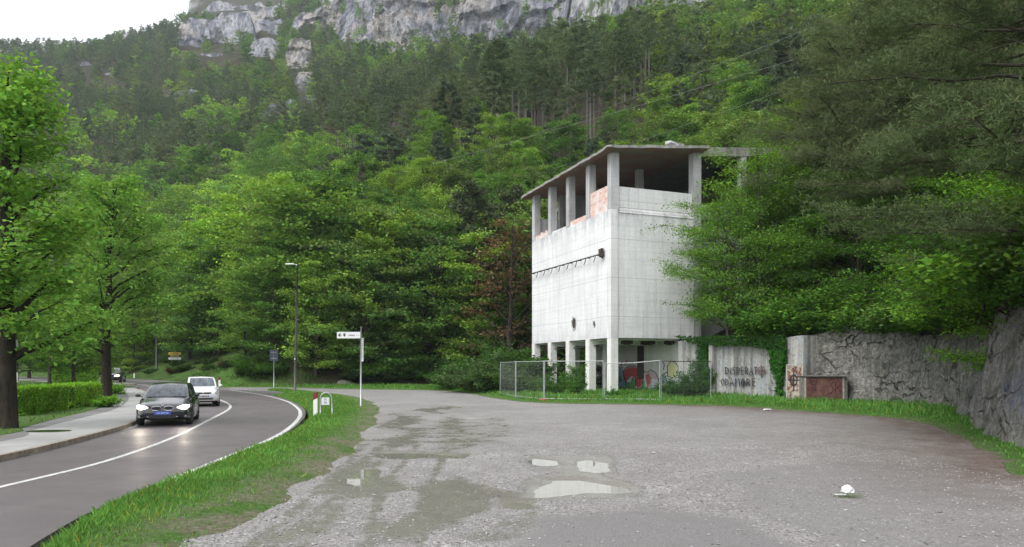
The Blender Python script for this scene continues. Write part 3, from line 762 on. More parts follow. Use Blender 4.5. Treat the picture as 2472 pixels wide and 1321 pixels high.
# brick infill
def brick(v0, v1, z1, ragged=0.0):
    g = Geo(); n = 9
    vv = np.linspace(v0, v1, n); zz = z1 + ragged * np.random.default_rng(int(v0*7)).uniform(-1, 0, n)
    zz = np.floor(zz / .125) * .125 if ragged else zz
    for i in range(n - 1):
        P = np.array([(.1, vv[i], 11.78), (.26, vv[i], 11.78), (.26, vv[i+1], 11.78), (.1, vv[i+1], 11.78), (.1, vv[i], zz[i]), (.26, vv[i], zz[i]), (.26, vv[i+1], zz[i]), (.1, vv[i+1], zz[i])])
        g.add(P, [(4,5,6,7), (0,4,7,3), (1,2,6,5), (0,1,5,4), (3,7,6,2)])
    me = g.mesh("brick_infill", BRICK); uv = me.uv_layers.new(name="UVMap")
    for l in me.loops:
        c = me.vertices[l.vertex_index].co; uv.data[l.index].uv = (c.y + c.x, c.z)
    link("brick_infill", me, bld)
brick(0.52, 2.98, 13.42); brick(3.52, 6.1, 12.25, .12); brick(9.77, 12.33, 12.3, .2)
g = Geo(); pbox(g, .1, .3, 6.64, 9.22, 11.78, 11.93); g.build("sill", WCONC, bld)
# top floor, partitions
g = Geo(); pbox(g, 0.3, 13.9, 0.56, 12.8, 11.79, 11.9); g.build("floor_slab", GCONC, bld)
g = Geo(); pbox(g, 2.6, 14.0, 12.5, 12.8, 11.9, 16, zf=roofz); pbox(g, 0.55, 2.55, 12.5, 12.72, 11.9, 13.6); g.build("rear_wall", PCONC, bld)
g = Geo(); pbox(g, 13.8, 14.0, 0.6, 12.5, 3.0, 16, zf=roofz); g.build("side_wall", GCONC, bld)
# roof: thin ragged slab with a soffit of hollow tiles
def roof():
    g = Geo(); nu, nv = 30, 40
    U, V = np.meshgrid(np.linspace(-0.62, 7.0, nu), np.linspace(-0.7, 13.6, nv))
    rr = np.random.default_rng(5)
    edge = (np.minimum(np.minimum(U - U.min(), U.max() - U), np.minimum(V - V.min(), V.max() - V)) < 0.01)
    Uj, Vj = U + edge * rr.normal(0, .03, U.shape), V + edge * rr.normal(0, .03, V.shape)
    sag = -0.05 * ss(-U, .1, .9) - 0.10 * ss(V, 12.6, 14) * ss(-U, -2, 1)
    Zt = roofz(U) + 0.26 + sag + edge * rr.normal(0, .012, U.shape) + 0.02 * fbm(U * 2, V * 2)
    Zb = roofz(U) + 0.12 * ss(-U, 0.05, .85) + 0.10 * ss(-V, 0.1, .8) + sag
    top = np.stack([Uj, Vj, Zt], -1).reshape(-1, 3); bot = np.stack([Uj, Vj, Zb], -1).reshape(-1, 3)
    i = (np.arange(nv - 1)[:, None] * nu + np.arange(nu - 1)).ravel()
    f = np.stack([i, i + 1, i + nu + 1, i + nu], 1)
    n = len(top); ring = list(range(nu)) + [k*nu + nu - 1 for k in range(1, nv)] + [(nv-1)*nu + k for k in range(nu - 2, -1, -1)] + [k*nu for k in range(nv - 2, 0, -1)]
    g.add(top, f, mat=0); g.add(bot, f[:, ::-1], mat=1)
    r = np.array(ring); r2 = np.roll(r, -1)
    g.add(np.vstack([top, bot]), np.stack([r, r + n, r2 + n, r2], 1), mat=0)
    return g
t = NT("tile_soffit"); p_ = t.pos()
sx = t.n("SeparateXYZ"); t.set(sx, 0, p_)
ln = t.math('LESS_THAN', t.math('FRACT', t.math('MULTIPLY', sx.outputs[1], 2.0)), 0.22)
cc = t.mix((0.26, 0.13, 0.10), (0.33, 0.19, 0.155), t.noise(p_, 5, 5, .7)); cc = t.mix(cc, (0.22, 0.21, 0.20), ln)
cc = t.mix(cc, (0.24, 0.235, 0.22), t.ramp(t.noise(p_, .8, 5, .7), [(.5, 0.0), (.6, .8)]))
SOFFIT = t.bsdf(cc, 0.9, 0, None, 0.2)
roof().build("roof_slab", [GCONC, SOFFIT], bld)
g = Geo(); pbox(g, 6.87, 14.0, 0.05, 0.5, 15.75, 16, zf=lambda u: roofz(u) + .38); 
g.v[-1][:, 2] = np.where(np.arange(8) % 8 < 4, [roofz(6.87) - .22, roofz(14) - .22, roofz(14) - .22, roofz(6.87) - .22] * 2, g.v[-1][:, 2])
g.build("roof_beam", GCONC, bld)
g = Geo(); P = [(7.0, .2, roofz(7) + .05), (14.2, .2, roofz(14.2) + .05), (14.2, 13, roofz(14.2) + .05), (7.0, 13, roofz(7) + .05)]
P += [(a, b, c + .25) for a, b, c in P]
g.add(P, [(3,2,1,0), (4,5,6,7), (0,1,5,4), (1,2,6,5), (2,3,7,6), (3,0,4,7)]); g.build("roof_slab", [GCONC], bld)
# wing to the right, set back behind the trees
g = Geo(); pbox(g, 6.88, 13.78, 1.0, 1.3, 3.0, 12.9); g.build("wing_wall", WCONC, bld)
for u in (10.2, 13.5):
    g = Geo(); pbox(g, u, u + .45, 0.08, .5, 3.0, 16, zf=lambda u: roofz(u) - .23); g.build("pillar", PCONC, bld)
# rubble capped vent on the roof
g = Geo(); g.box(5.6, 1.2, 16.35, .28, .28, .6, jit=.02); g.box(5.45, 1.1, 16.25, .18, .2, .4, jit=.03)
for k in range(7):
    q = np.random.default_rng(k); g.box(5.45 + q.uniform(-.45, .5), 1.15 + q.uniform(-.3, .3), 16.68 + q.uniform(0, .2) - .1*abs(k-3)/3, .5, .4, .14, q.uniform(0, 3), jit=.04)
g.build("roof_vent", [PCONC], bld)
# underside
g = Geo(); pbox(g, 0.53, 5.5, 0.6, 12.3, 3.52, 3.61)
for v in (3.05, 6.17, 9.3): pbox(g, 0.53, 5.49, v, v + .4, 3.30, 3.52)
g.build("ceiling", FCONC, bld)
for (u, v, s) in ((2.1, 1.6, .62), (3.9, 1.9, .85), (5.0, 1.0, .5)):
    g = Geo(); g.box(u, v, 3.42, s, .5, .26, jit=.015); g.box(u, v, 3.27, s*.6, .3, .06); g.build("ceiling_hopper", RUST, bld)
g = Geo(); g.tube([(.3, 11.5, 3.15), (.4, 5, 3.12), (.35, 2.6, 3.2)], .035, 5); g.tube([(.3, 11, 3.3), (1.5, 9, 3.2), (2.4, 6, 3.3)], .04, 5)
g.build("loose_pipe", RUST, bld)
# hanging insulator bar on the left face
a = np.array([-.30, 1.15, 9.02]); b = np.array([-.30, 12.6, 9.15])
g = Geo(); g.tube([a, b], .045, 6)
for k in range(9):
    q = a + (b - a) * (.03 + k * .118); g.tube([q, q + [.32, 0, .02]], .03, 5); g.tube([q + [0, 0, .0], q + [-.02, .18, -.34], q + [0.02, .38, -.38]], .028, 5)
g.tube([a + [.3, 0, -.2], a + [0, -.12, 0], a + [.3, -.1, .3]], .05, 5)
g.box(-.16, 1.0, 9.15, .25, .3, .5, jit=.04)
g.build("insulator_bar", RUST, bld)
# two broken holes in the left wall, inner shade painted as dark discs
def hole(v, z, rv, rz, s):
    rr = np.random.default_rng(s); n = 16; a = np.arange(n) * 2 * math.pi / n; k = rr.uniform(.8, 1.2, n)
    out = np.stack([np.full(n, .012), v + np.cos(a) * rv * k, z + np.sin(a) * rz * k], 1); rim = out * 1; rim[:, 0] = -.012
    rim[:, 1] = v + np.cos(a) * rv * k * 1.35; rim[:, 2] = z + np.sin(a) * rz * k * 1.3
    g = Geo(); i = np.arange(n); j = (i + 1) % n
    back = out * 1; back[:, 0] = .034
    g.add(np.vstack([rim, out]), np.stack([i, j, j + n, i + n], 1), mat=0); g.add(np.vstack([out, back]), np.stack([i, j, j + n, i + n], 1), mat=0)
    g.add(back, [tuple(i[::-1])], mat=1); g.build("painted_dark_hole", [PCONC, RUST], bld)  # disc's dark colour stands for shade inside the hole, no rusty steel there
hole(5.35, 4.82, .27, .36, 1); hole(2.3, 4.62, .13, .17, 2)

# ------------------------------------------------------------------ drawing on walls
def plane_pt(px, py, P0, dr):
    """point of the vertical plane through P0 along dr that the photograph shows at this pixel"""
    P0 = np.asarray(P0, float); dr = np.asarray(dr, float); k = (px - CX) / FPX
    s = (k * P0[1] - P0[0]) / (dr[0] - k * dr[1])
    X, Y = P0[0] + s*dr[0], P0[1] + s*dr[1]
    return np.array([X, Y, EYE + (HY - py) / FPX * Y])
def nrm_of(dr):
    n = np.array([dr[1], -dr[0]]); n = n / np.linalg.norm(n)
    return np.array([n[0], n[1], 0.0])
def patch(g, pts, P0, dr, off, col, side=1, wob=0.0):
    n = nrm_of(dr) * side
    Q = np.array([plane_pt(px, py, P0, dr) for px, py in pts]) + n * off
    g.add(Q, [tuple(range(len(Q)))], col=col)
def stroke(g, pts, wpx, P0, dr, off, col, side=1):
    pts = np.asarray(pts, float); t = np.gradient(pts, axis=0); t /= np.linalg.norm(t, axis=1)[:, None] + 1e-9
    m = np.stack([-t[:, 1], t[:, 0]], 1) * wpx / 2
    a, b = pts + m, pts - m; n = nrm_of(dr) * side
    Q = np.array([plane_pt(px, py, P0, dr) for px, py in np.vstack([a, b])]) + n * off
    k = len(pts); i = np.arange(k - 1); g.add(Q, np.stack([i, i + 1, i + 1 + k, i + k], 1), col=col)
def paint(name):
    t = NT(name); p = t.pos(); n = t.noise(p, 14, 5, .7)
    c = t.mix(t.mix(t.attr("Col", 'Color'), (1.35, 1.35, 1.35), 1.0, 'MULTIPLY'), (0.45, 0.44, 0.42), t.ramp(n, [(.52, 0.0), (.75, .55)]))
    return t.bsdf(c, .8, 0, None, .3)
SPRAY = paint("spray_paint")

# wall behind the pillars, carrying the mural
gw = thing("retaining_wall", "pale concrete wall under the building with a red, green and blue graffiti mural", "wall", tuple(bw(5.7, 6, 0)), BR, local=True)
g = Geo()
def lb(g, u0, u1, v0, v1, z0, z1): pbox(g, u0 - 5.7, u1 - 5.7, v0 - 6, v1 - 6, z0, z1)
lb(g, 5.52, 6.1, -0.1, 13.5, -.2, 3.5); g.build("wall_slab", FCONC, gw)
gp = thing("graffiti_mural", "", "graffiti") if False else None
P0g = bw(5.52, 0, 0)[:2]; drg = vd; side_g = -1
gm = Geo()
def gp_(pts, col, off=.006): patch(gm, pts, P0g, drg, off, col, -1)
def gs_(pts, w_, col, off=.012): stroke(gm, pts, w_, P0g, drg, off, col, -1)
BK = (.02, .02, .025)
gp_([(1484, 888), (1500, 888), (1503, 905), (1508, 922), (1508, 945), (1500, 948), (1486, 935)], (.22, .45, .52))
gp_([(1488, 912), (1500, 910), (1507, 922), (1508, 938), (1504, 950), (1498, 935), (1490, 928)], (.22, .40, .62), .009)
gp_([(1506, 900), (1512, 890), (1525, 886), (1540, 888), (1550, 896), (1551, 915), (1547, 934), (1540, 936), (1533, 930), (1533, 912), (1524, 908), (1510, 924), (1506, 915)], (.42, .045, .05))
gp_([(1510, 924), (1524, 926), (1527, 914), (1532, 912), (1534, 926), (1531, 936), (1512, 938)], (.06, .36, .09), .009)
gp_([(1550, 918), (1556, 920), (1556, 936), (1548, 938)], (.08, .36, .12))
gp_([(1564, 902), (1570, 895), (1580, 900), (1588, 914), (1590, 930), (1592, 948), (1584, 953), (1571, 948), (1573, 925), (1566, 915)], (.52, .40, .45))
gp_([(1574, 914), (1586, 916), (1588, 932), (1585, 950), (1573, 947)], (.66, .62, .74), .009)
gp_([(1558, 906), (1566, 900), (1572, 912), (1570, 928), (1562, 930)], (.48, .13, .13))
gp_([(1594, 904), (1604, 910), (1610, 916), (1608, 924), (1596, 922)], (.36, .56, .66))
gp_([(1612, 884), (1620, 874), (1630, 876), (1636, 888), (1634, 904), (1624, 912), (1612, 908)], (.52, .50, .27))
gp_([(1640, 900), (1650, 898), (1654, 910), (1644, 916)], (.5, .62, .72))
for pts in ([(1484, 888), (1503, 886), (1505, 905), (1510, 922), (1510, 945), (1500, 950)], [(1505, 900), (1510, 889), (1524, 884), (1540, 886), (1551, 894), (1553, 915), (1549, 936), (1540, 939)],
            [(1509, 923), (1524, 925), (1527, 912), (1534, 911), (1536, 927), (1531, 938), (1511, 939)], [(1563, 900), (1570, 893), (1582, 899), (1590, 914), (1594, 948), (1585, 955), (1570, 950)],
            [(1594, 915), (1600, 905), (1612, 898)], [(1612, 908), (1611, 884), (1620, 872), (1631, 875), (1638, 888), (1635, 906), (1624, 913), (1612, 908)], [(1596, 880), (1599, 872), (1604, 880), (1602, 893)],
            [(1548, 890), (1552, 886), (1556, 900), (1562, 898)], [(1516, 886), (1517, 876), (1522, 884), (1527, 873), (1531, 884)]):
    gs_(pts, 2.0, BK)
for pts in ([(1496, 878), (1503, 872), (1500, 884)], [(1508, 880), (1514, 870)]): gs_(pts, 2.5, (.3, .05, .07))
gs_([(1518, 938), (1521, 946), (1520, 955)], 3, (.6, .12, .08)); gs_([(1563, 935), (1568, 925), (1572, 912)], 3, (.65, .2, .1))
_mu = gm.build("mural_paint", SPRAY, gw); _mu.matrix_parent_inverse = (Matrix.Translation(gw.location) @ Matrix.Rotation(BR, 4, 'Z')).inverted()
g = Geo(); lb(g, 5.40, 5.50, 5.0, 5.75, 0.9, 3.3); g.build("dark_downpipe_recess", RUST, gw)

# retaining wall with the sprayed words
W0, W1 = np.array([10.72, 46.9]), np.array([14.75, 36.75]); dW = (W1 - W0) / np.linalg.norm(W1 - W0)
nW = nrm_of(dW)                       # points to the camera side?
if nW[0] > 0: nW = -nW
sideW = 1 if np.allclose(nrm_of(dW), nW) else -1
def wall_along(name, line, h, th, lean, mat, amp, label, step=.22, parent=None, attrs=None, topn=0.3, seed=0.0, **kw):
    line = smooth_line(line, step) if amp > .05 else np.array([np.asarray(line[0]) + (np.asarray(line[-1]) - np.asarray(line[0])) * k for k in np.linspace(0, 1, int(np.linalg.norm(np.asarray(line[-1]) - np.asarray(line[0])) / step))])
    t = np.gradient(line, axis=0); t /= np.linalg.norm(t, axis=1)[:, None]
    n = np.stack([-t[:, 1], t[:, 0]], 1)            # left of travel
    L = np.concatenate([[0], np.cumsum(np.linalg.norm(np.diff(line, axis=0), axis=1))])
    nz = int(h / step) + 1; zz = np.linspace(-.25, 1, nz)
    hh = h + topn * fbm(L * .5, seed, 0, 4)
    U, Z = np.meshgrid(np.arange(len(line)), zz)
    z = np.where(Z < 0, Z, Z * hh[U])
    d = amp * fbm(L[U] * .45, z * .5, seed, 6, .6) + amp * .35 * fbm(L[U] * 2.2, z * 2.0, seed + 4, 4, .6)
    x = line[U, 0] + n[U, 0] * (d + lean * z); y = line[U, 1] + n[U, 1] * (d + lean * z)
    V = np.stack([x, y, z], -1).reshape(-1, 3); m = len(line)
    i = (np.arange(nz - 1)[:, None] * m + np.arange(m - 1)).ravel(); f = np.stack([i, i + 1, i + m + 1, i + m], 1)
    g = Geo(); g.add(V, f[:, ::-1])
    B = V.copy().reshape(nz, m, 3); B[..., 0] += n[None, :, 0] * th; B[..., 1] += n[None, :, 1] * th
    g.add(B.reshape(-1, 3), f)
    k = np.arange(m - 1); T = V.reshape(nz, m, 3)[-1]; TB = B[-1]
    g.add(np.vstack([T, TB]), np.stack([k, k + 1, k + 1 + m, k + m], 1))
    for e in (0, -1):
        E = np.vstack([V.reshape(nz, m, 3)[:, e], B[:, e]]); k = np.arange(nz - 1); g.add(E, np.stack([k, k + 1, k + 1 + nz, k + nz], 1))
    me = g.mesh(name, mat, amp > .05)
    if attrs:
        for kk, fn in attrs.items():
            a_ = me.attributes.new(kk, 'FLOAT', 'POINT'); co = np.zeros(len(me.vertices) * 3, np.float32); me.vertices.foreach_get('co', co)
            a_.data.foreach_set('value', fn(co.reshape(-1, 3)).astype(np.float32))
    return link(name, me, parent, **kw)
rw = thing("retaining_wall", "stained grey concrete retaining wall sprayed with two lines of black words", "wall", (12.7, 42, 0))
wall_along("wall_slab", [W1, W0], 3.35, .55, 0.02, RETAIN, .02, "", parent=rw, topn=.15) if False else None
LW = [tuple(W0), tuple(W1)]
wall_along("wall_slab", LW, 3.35, 1.2, .015, RETAIN, .025, "", parent=rw, topn=.12)
g = Geo()
q = plane_pt(1724, 960, W0, dW); g.box(q[0] + nW[0]*.05, q[1] + nW[1]*.05, 1.6, .34, .4, 3.3, math.atan2(dW[1], dW[0]), jit=.01); g.build("buttress", RETAIN, rw)
LET = {'D': [[(0,0),(0,1)], [(0,1),(.6,.85),(.8,.5),(.6,.12),(0,0)]], 'I': [[(.3,0),(.3,1)]], 'S': [[(.8,.9),(.4,1),(.1,.8),(.35,.52),(.7,.35),(.6,.05),(.05,.05)]],
       'P': [[(0,0),(.05,1)], [(.05,1),(.7,.85),(.65,.5),(.05,.42)]], 'E': [[(.75,1),(.05,1),(.05,.02),(.8,0)], [(.05,.5),(.6,.52)]],
       'R': [[(0,0),(.05,1)], [(.05,1),(.7,.82),(.6,.5),(.05,.45)], [(.25,.45),(.8,-.05)]], 'A': [[(-.05,-.1),(.4,1),(.85,0)], [(.1,.35),(.7,.38)]],
       'T': [[(.4,0),(.4,1)], [(-.1,1),(.9,.95)]], 'O': [[(.4,1),(.05,.75),(.05,.25),(.4,0),(.75,.25),(.75,.75),(.4,1)]], 'M': [[(-.05,-.1),(.1,1),(.4,.3),(.75,1),(.9,-.05)]]}
gt = Geo(); OFFW = .075
JR = random.Random(4)
def word(txt, x, y, wd, ht, lw=2.4, gap=1.28, col=BK, P0=W0, dr=dW, side=None, g=None, off=OFFW, dy=0):
    side = sideW if side is None else side; g = gt if g is None else g
    for k, ch in enumerate(txt):
        if ch in LET:
            for ln in LET[ch]: stroke(g, [(x + a*wd + JR.uniform(-.7, .7), y - b*ht + dy*k + JR.uniform(-.9, .9)) for a, b in ln], lw, P0, dr, off, col, side)
        x += wd * (gap if ch != 'I' else .75)
word("DISPERAT", 1754, 904.5, 8.2, 18, 2.3, 1.28)
word("OD", 1744, 930.5, 8, 16, 1.7, 1.25); word("AMORE", 1764.5, 931.5, 10.6, 17.5, 2.4, 1.27)
def cross(cx, cy, r, lw, col, g, P0, dr, side, off=OFFW, ext=1.5, ry=1.15, diag=False):
    a = np.linspace(0, 2*math.pi, 19); stroke(g, np.stack([cx + np.cos(a)*r, cy + np.sin(a)*r*ry], 1), lw, P0, dr, off, col, side)
    stroke(g, [(cx - r*ext, cy), (cx, cy), (cx + r*ext, cy)], lw, P0, dr, off + .003, col, side); stroke(g, [(cx, cy - r*ext*ry), (cx, cy), (cx, cy + r*ext*ry*1.2)], lw, P0, dr, off + .006, col, side)
cross(1840.5, 895, 8.5, 2.0, (.09, .055, .05), gt, W0, dW, sideW); cross(1840.5, 896, 5, 1.4, (.10, .06, .05), gt, W0, dW, sideW, .083)
cross(1797.5, 924.5, 5, 1.8, BK, gt, W0, dW, sideW, .083, 1.9)
for pts in ([(1760, 910), (1770, 913)], [(1858, 934), (1863, 944), (1876, 942), (1884, 950), (1893, 962)], [(1864, 917), (1868, 928), (1871, 926)]): stroke(gt, pts, 1.8, W0, dW, OFFW, (.05, .05, .07), sideW)
gt.build("sprayed_words", SPRAY, rw)

# rusty metal door leaf set in the wall
def tpaint(name, stops, blot=3.0):
    t = NT(name); p = t.pos(); n = t.noise(p, blot, 6, .7, .4)
    sx = t.n("SeparateXYZ"); t.set(sx, 0, p)
    c = t.ramp(n, stops); c = t.mix(c, (0.06, 0.055, 0.03), t.math('MULTIPLY', t.ramp(sx.outputs[2], [(0.0, 1.0), (.45, 0.0)]), 0.5))
    return t.bsdf(c, .75, .1, t.bump(n, .3, .01), .35)
DOORP = tpaint("peeling_door_paint", [(.38, (.16, .045, .03)), (.47, (.22, .10, .07)), (.54, (.50, .44, .38)), (.7, (.62, .57, .50))])
CABP = tpaint("rusty_cabinet_paint", [(.35, (.12, .055, .045)), (.55, (.20, .10, .085)), (.72, (.26, .16, .11))], 2.2)
D0 = np.array([15.0 - .25, 36.25]); D1 = np.array([15.0 + .55, 35.75]); dD = np.array([1.0, -.30]); dD /= np.linalg.norm(dD)
nD = nrm_of(dD); sD = 1
if nD[1] > 0: nD = -nD; sD = -1
PD = np.array([13.95, 35.55])
door = thing("metal_door", "narrow rusty metal door with a black ring-and-cross mark beside the low cabinet", "door", tuple(plane_pt(1918, 968, PD, dD)))
def slab_on(px0, px1, zt, th, P0, dr, nn, name, mat, parent, z0=0.0, jit=.004):
    a = plane_pt(px0, 900, P0, dr)[:2]; b = plane_pt(px1, 900, P0, dr)[:2]; m = (a + b) / 2 - nn[:2] * th / 2
    g = Geo(); g.box(m[0], m[1], (zt + z0) / 2, np.linalg.norm(b - a), th, zt - z0, math.atan2(dr[1], dr[0]), jit=jit)
    return g.build(name, mat, parent)
slab_on(1901, 1935, 1.76, .06, PD, dD, nD, "door_leaf", DOORP, door)
FRAMEP = simple("pale_frame_paint", (.42, .40, .37), .8, 0, .35, 6)
slab_on(1935.4, 1939, 1.80, .10, PD, dD, nD, "door_frame", FRAMEP, door); slab_on(1898, 1900.7, 1.80, .10, PD, dD, nD, "door_frame", FRAMEP, door)
slab_on(1898, 1939, 1.86, .11, PD, dD, nD, "door_frame", FRAMEP, door, z0=1.81)
gd = Geo(); cross(1916, 918, 8, 3.2, BK, gd, PD, dD, sD, .012, 1.75, 1.6)
for pts in ([(1917, 895), (1915, 889), (1911, 890)], [(1921, 911), (1919, 906), (1923, 901), (1927, 905), (1924, 911), (1920, 909)], [(1916, 932), (1915, 942), (1908, 948), (1902, 946)]): stroke(gd, pts, 1.8, PD, dD, .012, BK, sD)
gd.build("sprayed_mark", SPRAY, door)

# low double-door cabinet
PC = np.array([14.15, 34.9]); dC = np.array([1.0, .03]); dC /= np.linalg.norm(dC); nC = np.array([dC[1], -dC[0], 0.])
cab = thing("utility_cabinet", "low rusty red double-door metal cabinet with painted digits against the rock face", "cabinet", tuple(plane_pt(1990, 972, PC, dC)))
def cbox(px0, px1, z0, z1, y0, y1, name, mat, jit=.004):
    a = plane_pt(px0, 900, PC, dC)[:2]; b = plane_pt(px1, 900, PC, dC)[:2]; m = (a + b) / 2 - nC[:2] * (y0 + y1) / 2
    g = Geo(); g.box(m[0], m[1], (z0 + z1) / 2, np.linalg.norm(b - a), y1 - y0, z1 - z0, math.atan2(dC[1], dC[0]), jit=jit); return g.build(name, mat, cab)
CABSIDE = simple("cabinet_concrete", (.17, .16, .14), .9, 0, .4, 7, bump=.5)
cbox(1943, 2047, -.05, 1.25, .05, 1.2, "housing", CABSIDE)
cbox(1946.5, 1988.2, .05, 1.2, .0, .045, "cabinet_door", CABP); cbox(1989.2, 2034, .05, 1.2, .0, .045, "cabinet_door", CABP)
for a_, b_ in ((1943, 1946), (2034.6, 2038)): cbox(a_, b_, -.02, 1.24, -.01, .045, "frame_post", FRAMEP)
cbox(1941, 2055, 1.26, 1.31, -.08, 1.25, "cabinet_roof", CABSIDE, .012)
gc = Geo(); DK = (.07, .02, .03)
for pts in ([(2000, 920), (2008, 915), (2012, 921), (2006, 931), (2013, 940), (2007, 949), (1999, 951)],): 
    gc = Geo(); stroke(gc, pts, 3.5, PC, dC, .008, DK, 1); gc.build("painted_digit", SPRAY, cab)
gc = Geo(); stroke(gc, [(2016, 950), (2018, 938), (2016, 925), (2022, 919), (2030, 924), (2028, 933), (2020, 937), (2027, 942), (2030, 952)], 3.5, PC, dC, .008, DK, 1); gc.build("painted_digit", SPRAY, cab)
gc = Geo()
for pts in ([(1953, 916), (1960, 926), (1968, 944)], [(1962, 922), (1972, 918), (1968, 932)]): stroke(gc, pts, 3.5, PC, dC, .008, DK, 1)
stroke(gc, [(1955, 918), (1963, 930), (1971, 943)], 7, PC, dC, .007, (.06, .03, .035), 1)
gc.build("painted_scribble", SPRAY, cab)

# rough rock face that carries on towards the camera
rock_line = [(14.9, 37.2), (16.0, 35.9), (17.1, 33.8), (17.4, 31), (16.4, 27), (14.2, 22.6), (12.1, 18.5), (10.35, 14.3), (10.3, 11), (11.2, 7), (12.6, 2), (14, -8)]
def blue(co): return ss(1.3 - np.abs(co[:, 2] - 1.2) * 1.3 - np.abs(co[:, 1] - 15) * .40, 0, 1) + .5 * ss(1.8 - np.abs(co[:, 2] - 1.8) - np.abs(co[:, 1] - 20.5) * .7, 0, 1)
rf = wall_along("rock_face_wall", rock_line[::-1], 3.5, .6, .16, ROCKW, .42, "", step=.2, topn=.55, seed=3.0, attrs={'paint_blue': blue}) if False else \
     wall_along("rock_face_wall", rock_line, 3.5, 1.6, .16, ROCKW, .42, "", step=.2, topn=.55, seed=3.0, attrs={'paint_blue': blue})
rf['label'] = "long rough grey rock and mortar face curving along the right edge of the lot"; rf['category'] = "rock wall"

# ------------------------------------------------------------------ mesh fence panels
fence_px = [(1207, 955), (1245, 963.5), (1313, 970), (1458, 970.5), (1595, 971), (1717, 965.5)]
fp = [np.array(G(*q)) for q in fence_px]
FLAB = ["leftmost mesh fence panel, with a leaning end post by the bushes", "narrow mesh fence panel second from the left, before the building's first pillar",
        "wide mesh fence panel with an orange foot in front of the building's middle pillars", "mesh fence panel with a sagging top rail in front of the red mural", "mesh fence panel with a dark top rail over the dense green bush"]
for i in range(5):
    a, b = fp[i], fp[i+1]; L = np.linalg.norm(b - a); d = (b - a) / L; rz = math.atan2(d[1], d[0])
    o = thing("fence_panel", FLAB[i], "fence", (*a, 0), rz, "mesh fence panels in front of the building", local=True)
    e = 0.04; z0, z1 = .16, (2.02 if i != 3 else 1.9); zr = 2.02 if i != 3 else 2.05
    tilt = .18 if i == 0 else 0
    for k, x in enumerate((e, L - e)):
        g = Geo(); zt = (z1 if k == 0 else zr); g.tube([(x, 0, .0), (x + (tilt if k == 0 else 0), 0, zt + .04)], .026, 6); g.build("post", STEEL, o)
    g = Geo(); g.tube([(e + tilt, 0, z1), (L/2, .02, (z1 + zr)/2 - (.05 if i == 3 else .01)), (L - e, 0, zr)], .022, 6); g.build("rail", DARKST if i == 4 else STEEL, o)
    g = Geo(); g.tube([(e, 0, z0), (L - e, 0, z0 - .02)], .020, 6); g.build("rail", STEEL, o)
    g = Geo()
    for x in np.arange(.12, L - .1, .105):
        f = x / L; g.tube([(x + tilt * (1 - f), 0.005, z1 + (zr - z1) * f - (.04*math.sin(f*3.14) if i == 3 else .01)), (x, .005, z0)], .0013, 3, caps=False)
    for z in np.arange(z0 + .2, z1 - .05, .22): g.tube([(e + tilt*(z/2), -.004, z), (L - e, -.004, z)], .0013, 3, caps=False)
    g.build("wire_mesh", STEEL, o)
    g = Geo(); g.box(L - e if i < 4 else L, 0, .06, .62, .22, .13, jit=.006); g.build("foot_block", simple("orange_foot", (.42, .06, .03), .7) if i == 1 else CABSIDE, o)
# ------------------------------------------------------------------ cliffs and rock outcrops on the mountain
def rock_ribbon(name, base, height, lean, amp, mat, step, zstep, parent=None, seed=0.0, taper=True, **kw):
    """a standing rock face: base polyline in world space, real height and thickness"""
    base = np.asarray(base, float)
    line = smooth_line(base, step)
    t = np.gradient(line[:, :2], axis=0); t /= np.linalg.norm(t, axis=1)[:, None] + 1e-9
    n = np.stack([-t[:, 1], t[:, 0]], 1)
    if n[:, 1].mean() < 0: n = -n                      # n points into the hill
    L = np.concatenate([[0], np.cumsum(np.linalg.norm(np.diff(line[:, :2], axis=0), axis=1))])
    u = L / L[-1]
    hh = (np.interp(u, np.linspace(0, 1, len(height)), height) if np.ndim(height) else np.full(len(line), height)) * (1 + .25 * fbm(L / 14, seed, 0, 4))
    if taper: hh = hh * (0.12 + .88 * ss(u, 0, .10 + .1 * vnoise(seed, 2.5)) * ss(1 - u, 0, .10 + .1 * vnoise(seed, 7.5))) * (1 + .12 * fbm(L / 4, seed + 2, 0, 4))
    nz = max(6, int(np.max(hh) / zstep)); zz = np.linspace(-.15, 1, nz)
    U, Zf = np.meshgrid(np.arange(len(line)), zz)
    z = Zf * hh[U]
    X0, Y0 = line[U, 0], line[U, 1]; Zw = line[U, 2] + z
    d = amp * (fbm(X0 / 22, Zw / 50, seed, 4) + .5 * fbm(X0 / 6, Zw / 16, seed + 3, 4) + .22 * fbm(X0 / 1.8, Zw / 4, seed + 5, 3))
    d = d + amp * .35 * (vnoise(X0 / 13, Zw / 8, seed + 8) > .55)
    x = X0 + n[U, 0] * (d + lean * z); y = Y0 + n[U, 1] * (d + lean * z)
    m = len(line); V = np.stack([x, y, Zw], -1)
    i = (np.arange(nz - 1)[:, None] * m + np.arange(m - 1)).ravel(); f = np.stack([i, i + 1, i + m + 1, i + m], 1)
    g = Geo(); g.add(V.reshape(-1, 3), f)
    th = max(3.0, amp * 1.5); T = V[-1]; B = T.copy(); B[:, :2] += n * th * 2; B[:, 2] -= 1.5
    k = np.arange(m - 1); g.add(np.vstack([T, B]), np.stack([k, k + 1, k + 1 + m, k + m], 1))
    C = B.copy(); C[:, 2] = line[:, 2] - 8; g.add(np.vstack([B, C]), np.stack([k, k + 1, k + 1 + m, k + m], 1))
    return g.build(name, mat, parent, False, **kw)
base = [b.copy() for b in CL_B]
for b in base: b[2] -= 4
rock_ribbon("cliff", base, [10, 26, 48, 90, 120, 120, 115, 110, 100, 90], .28, 9.0, CLIFF, 1.3, 1.5, seed=1.0, taper=False, kind='structure')
OUT = []   # outcrops: px, py, half width px, height px
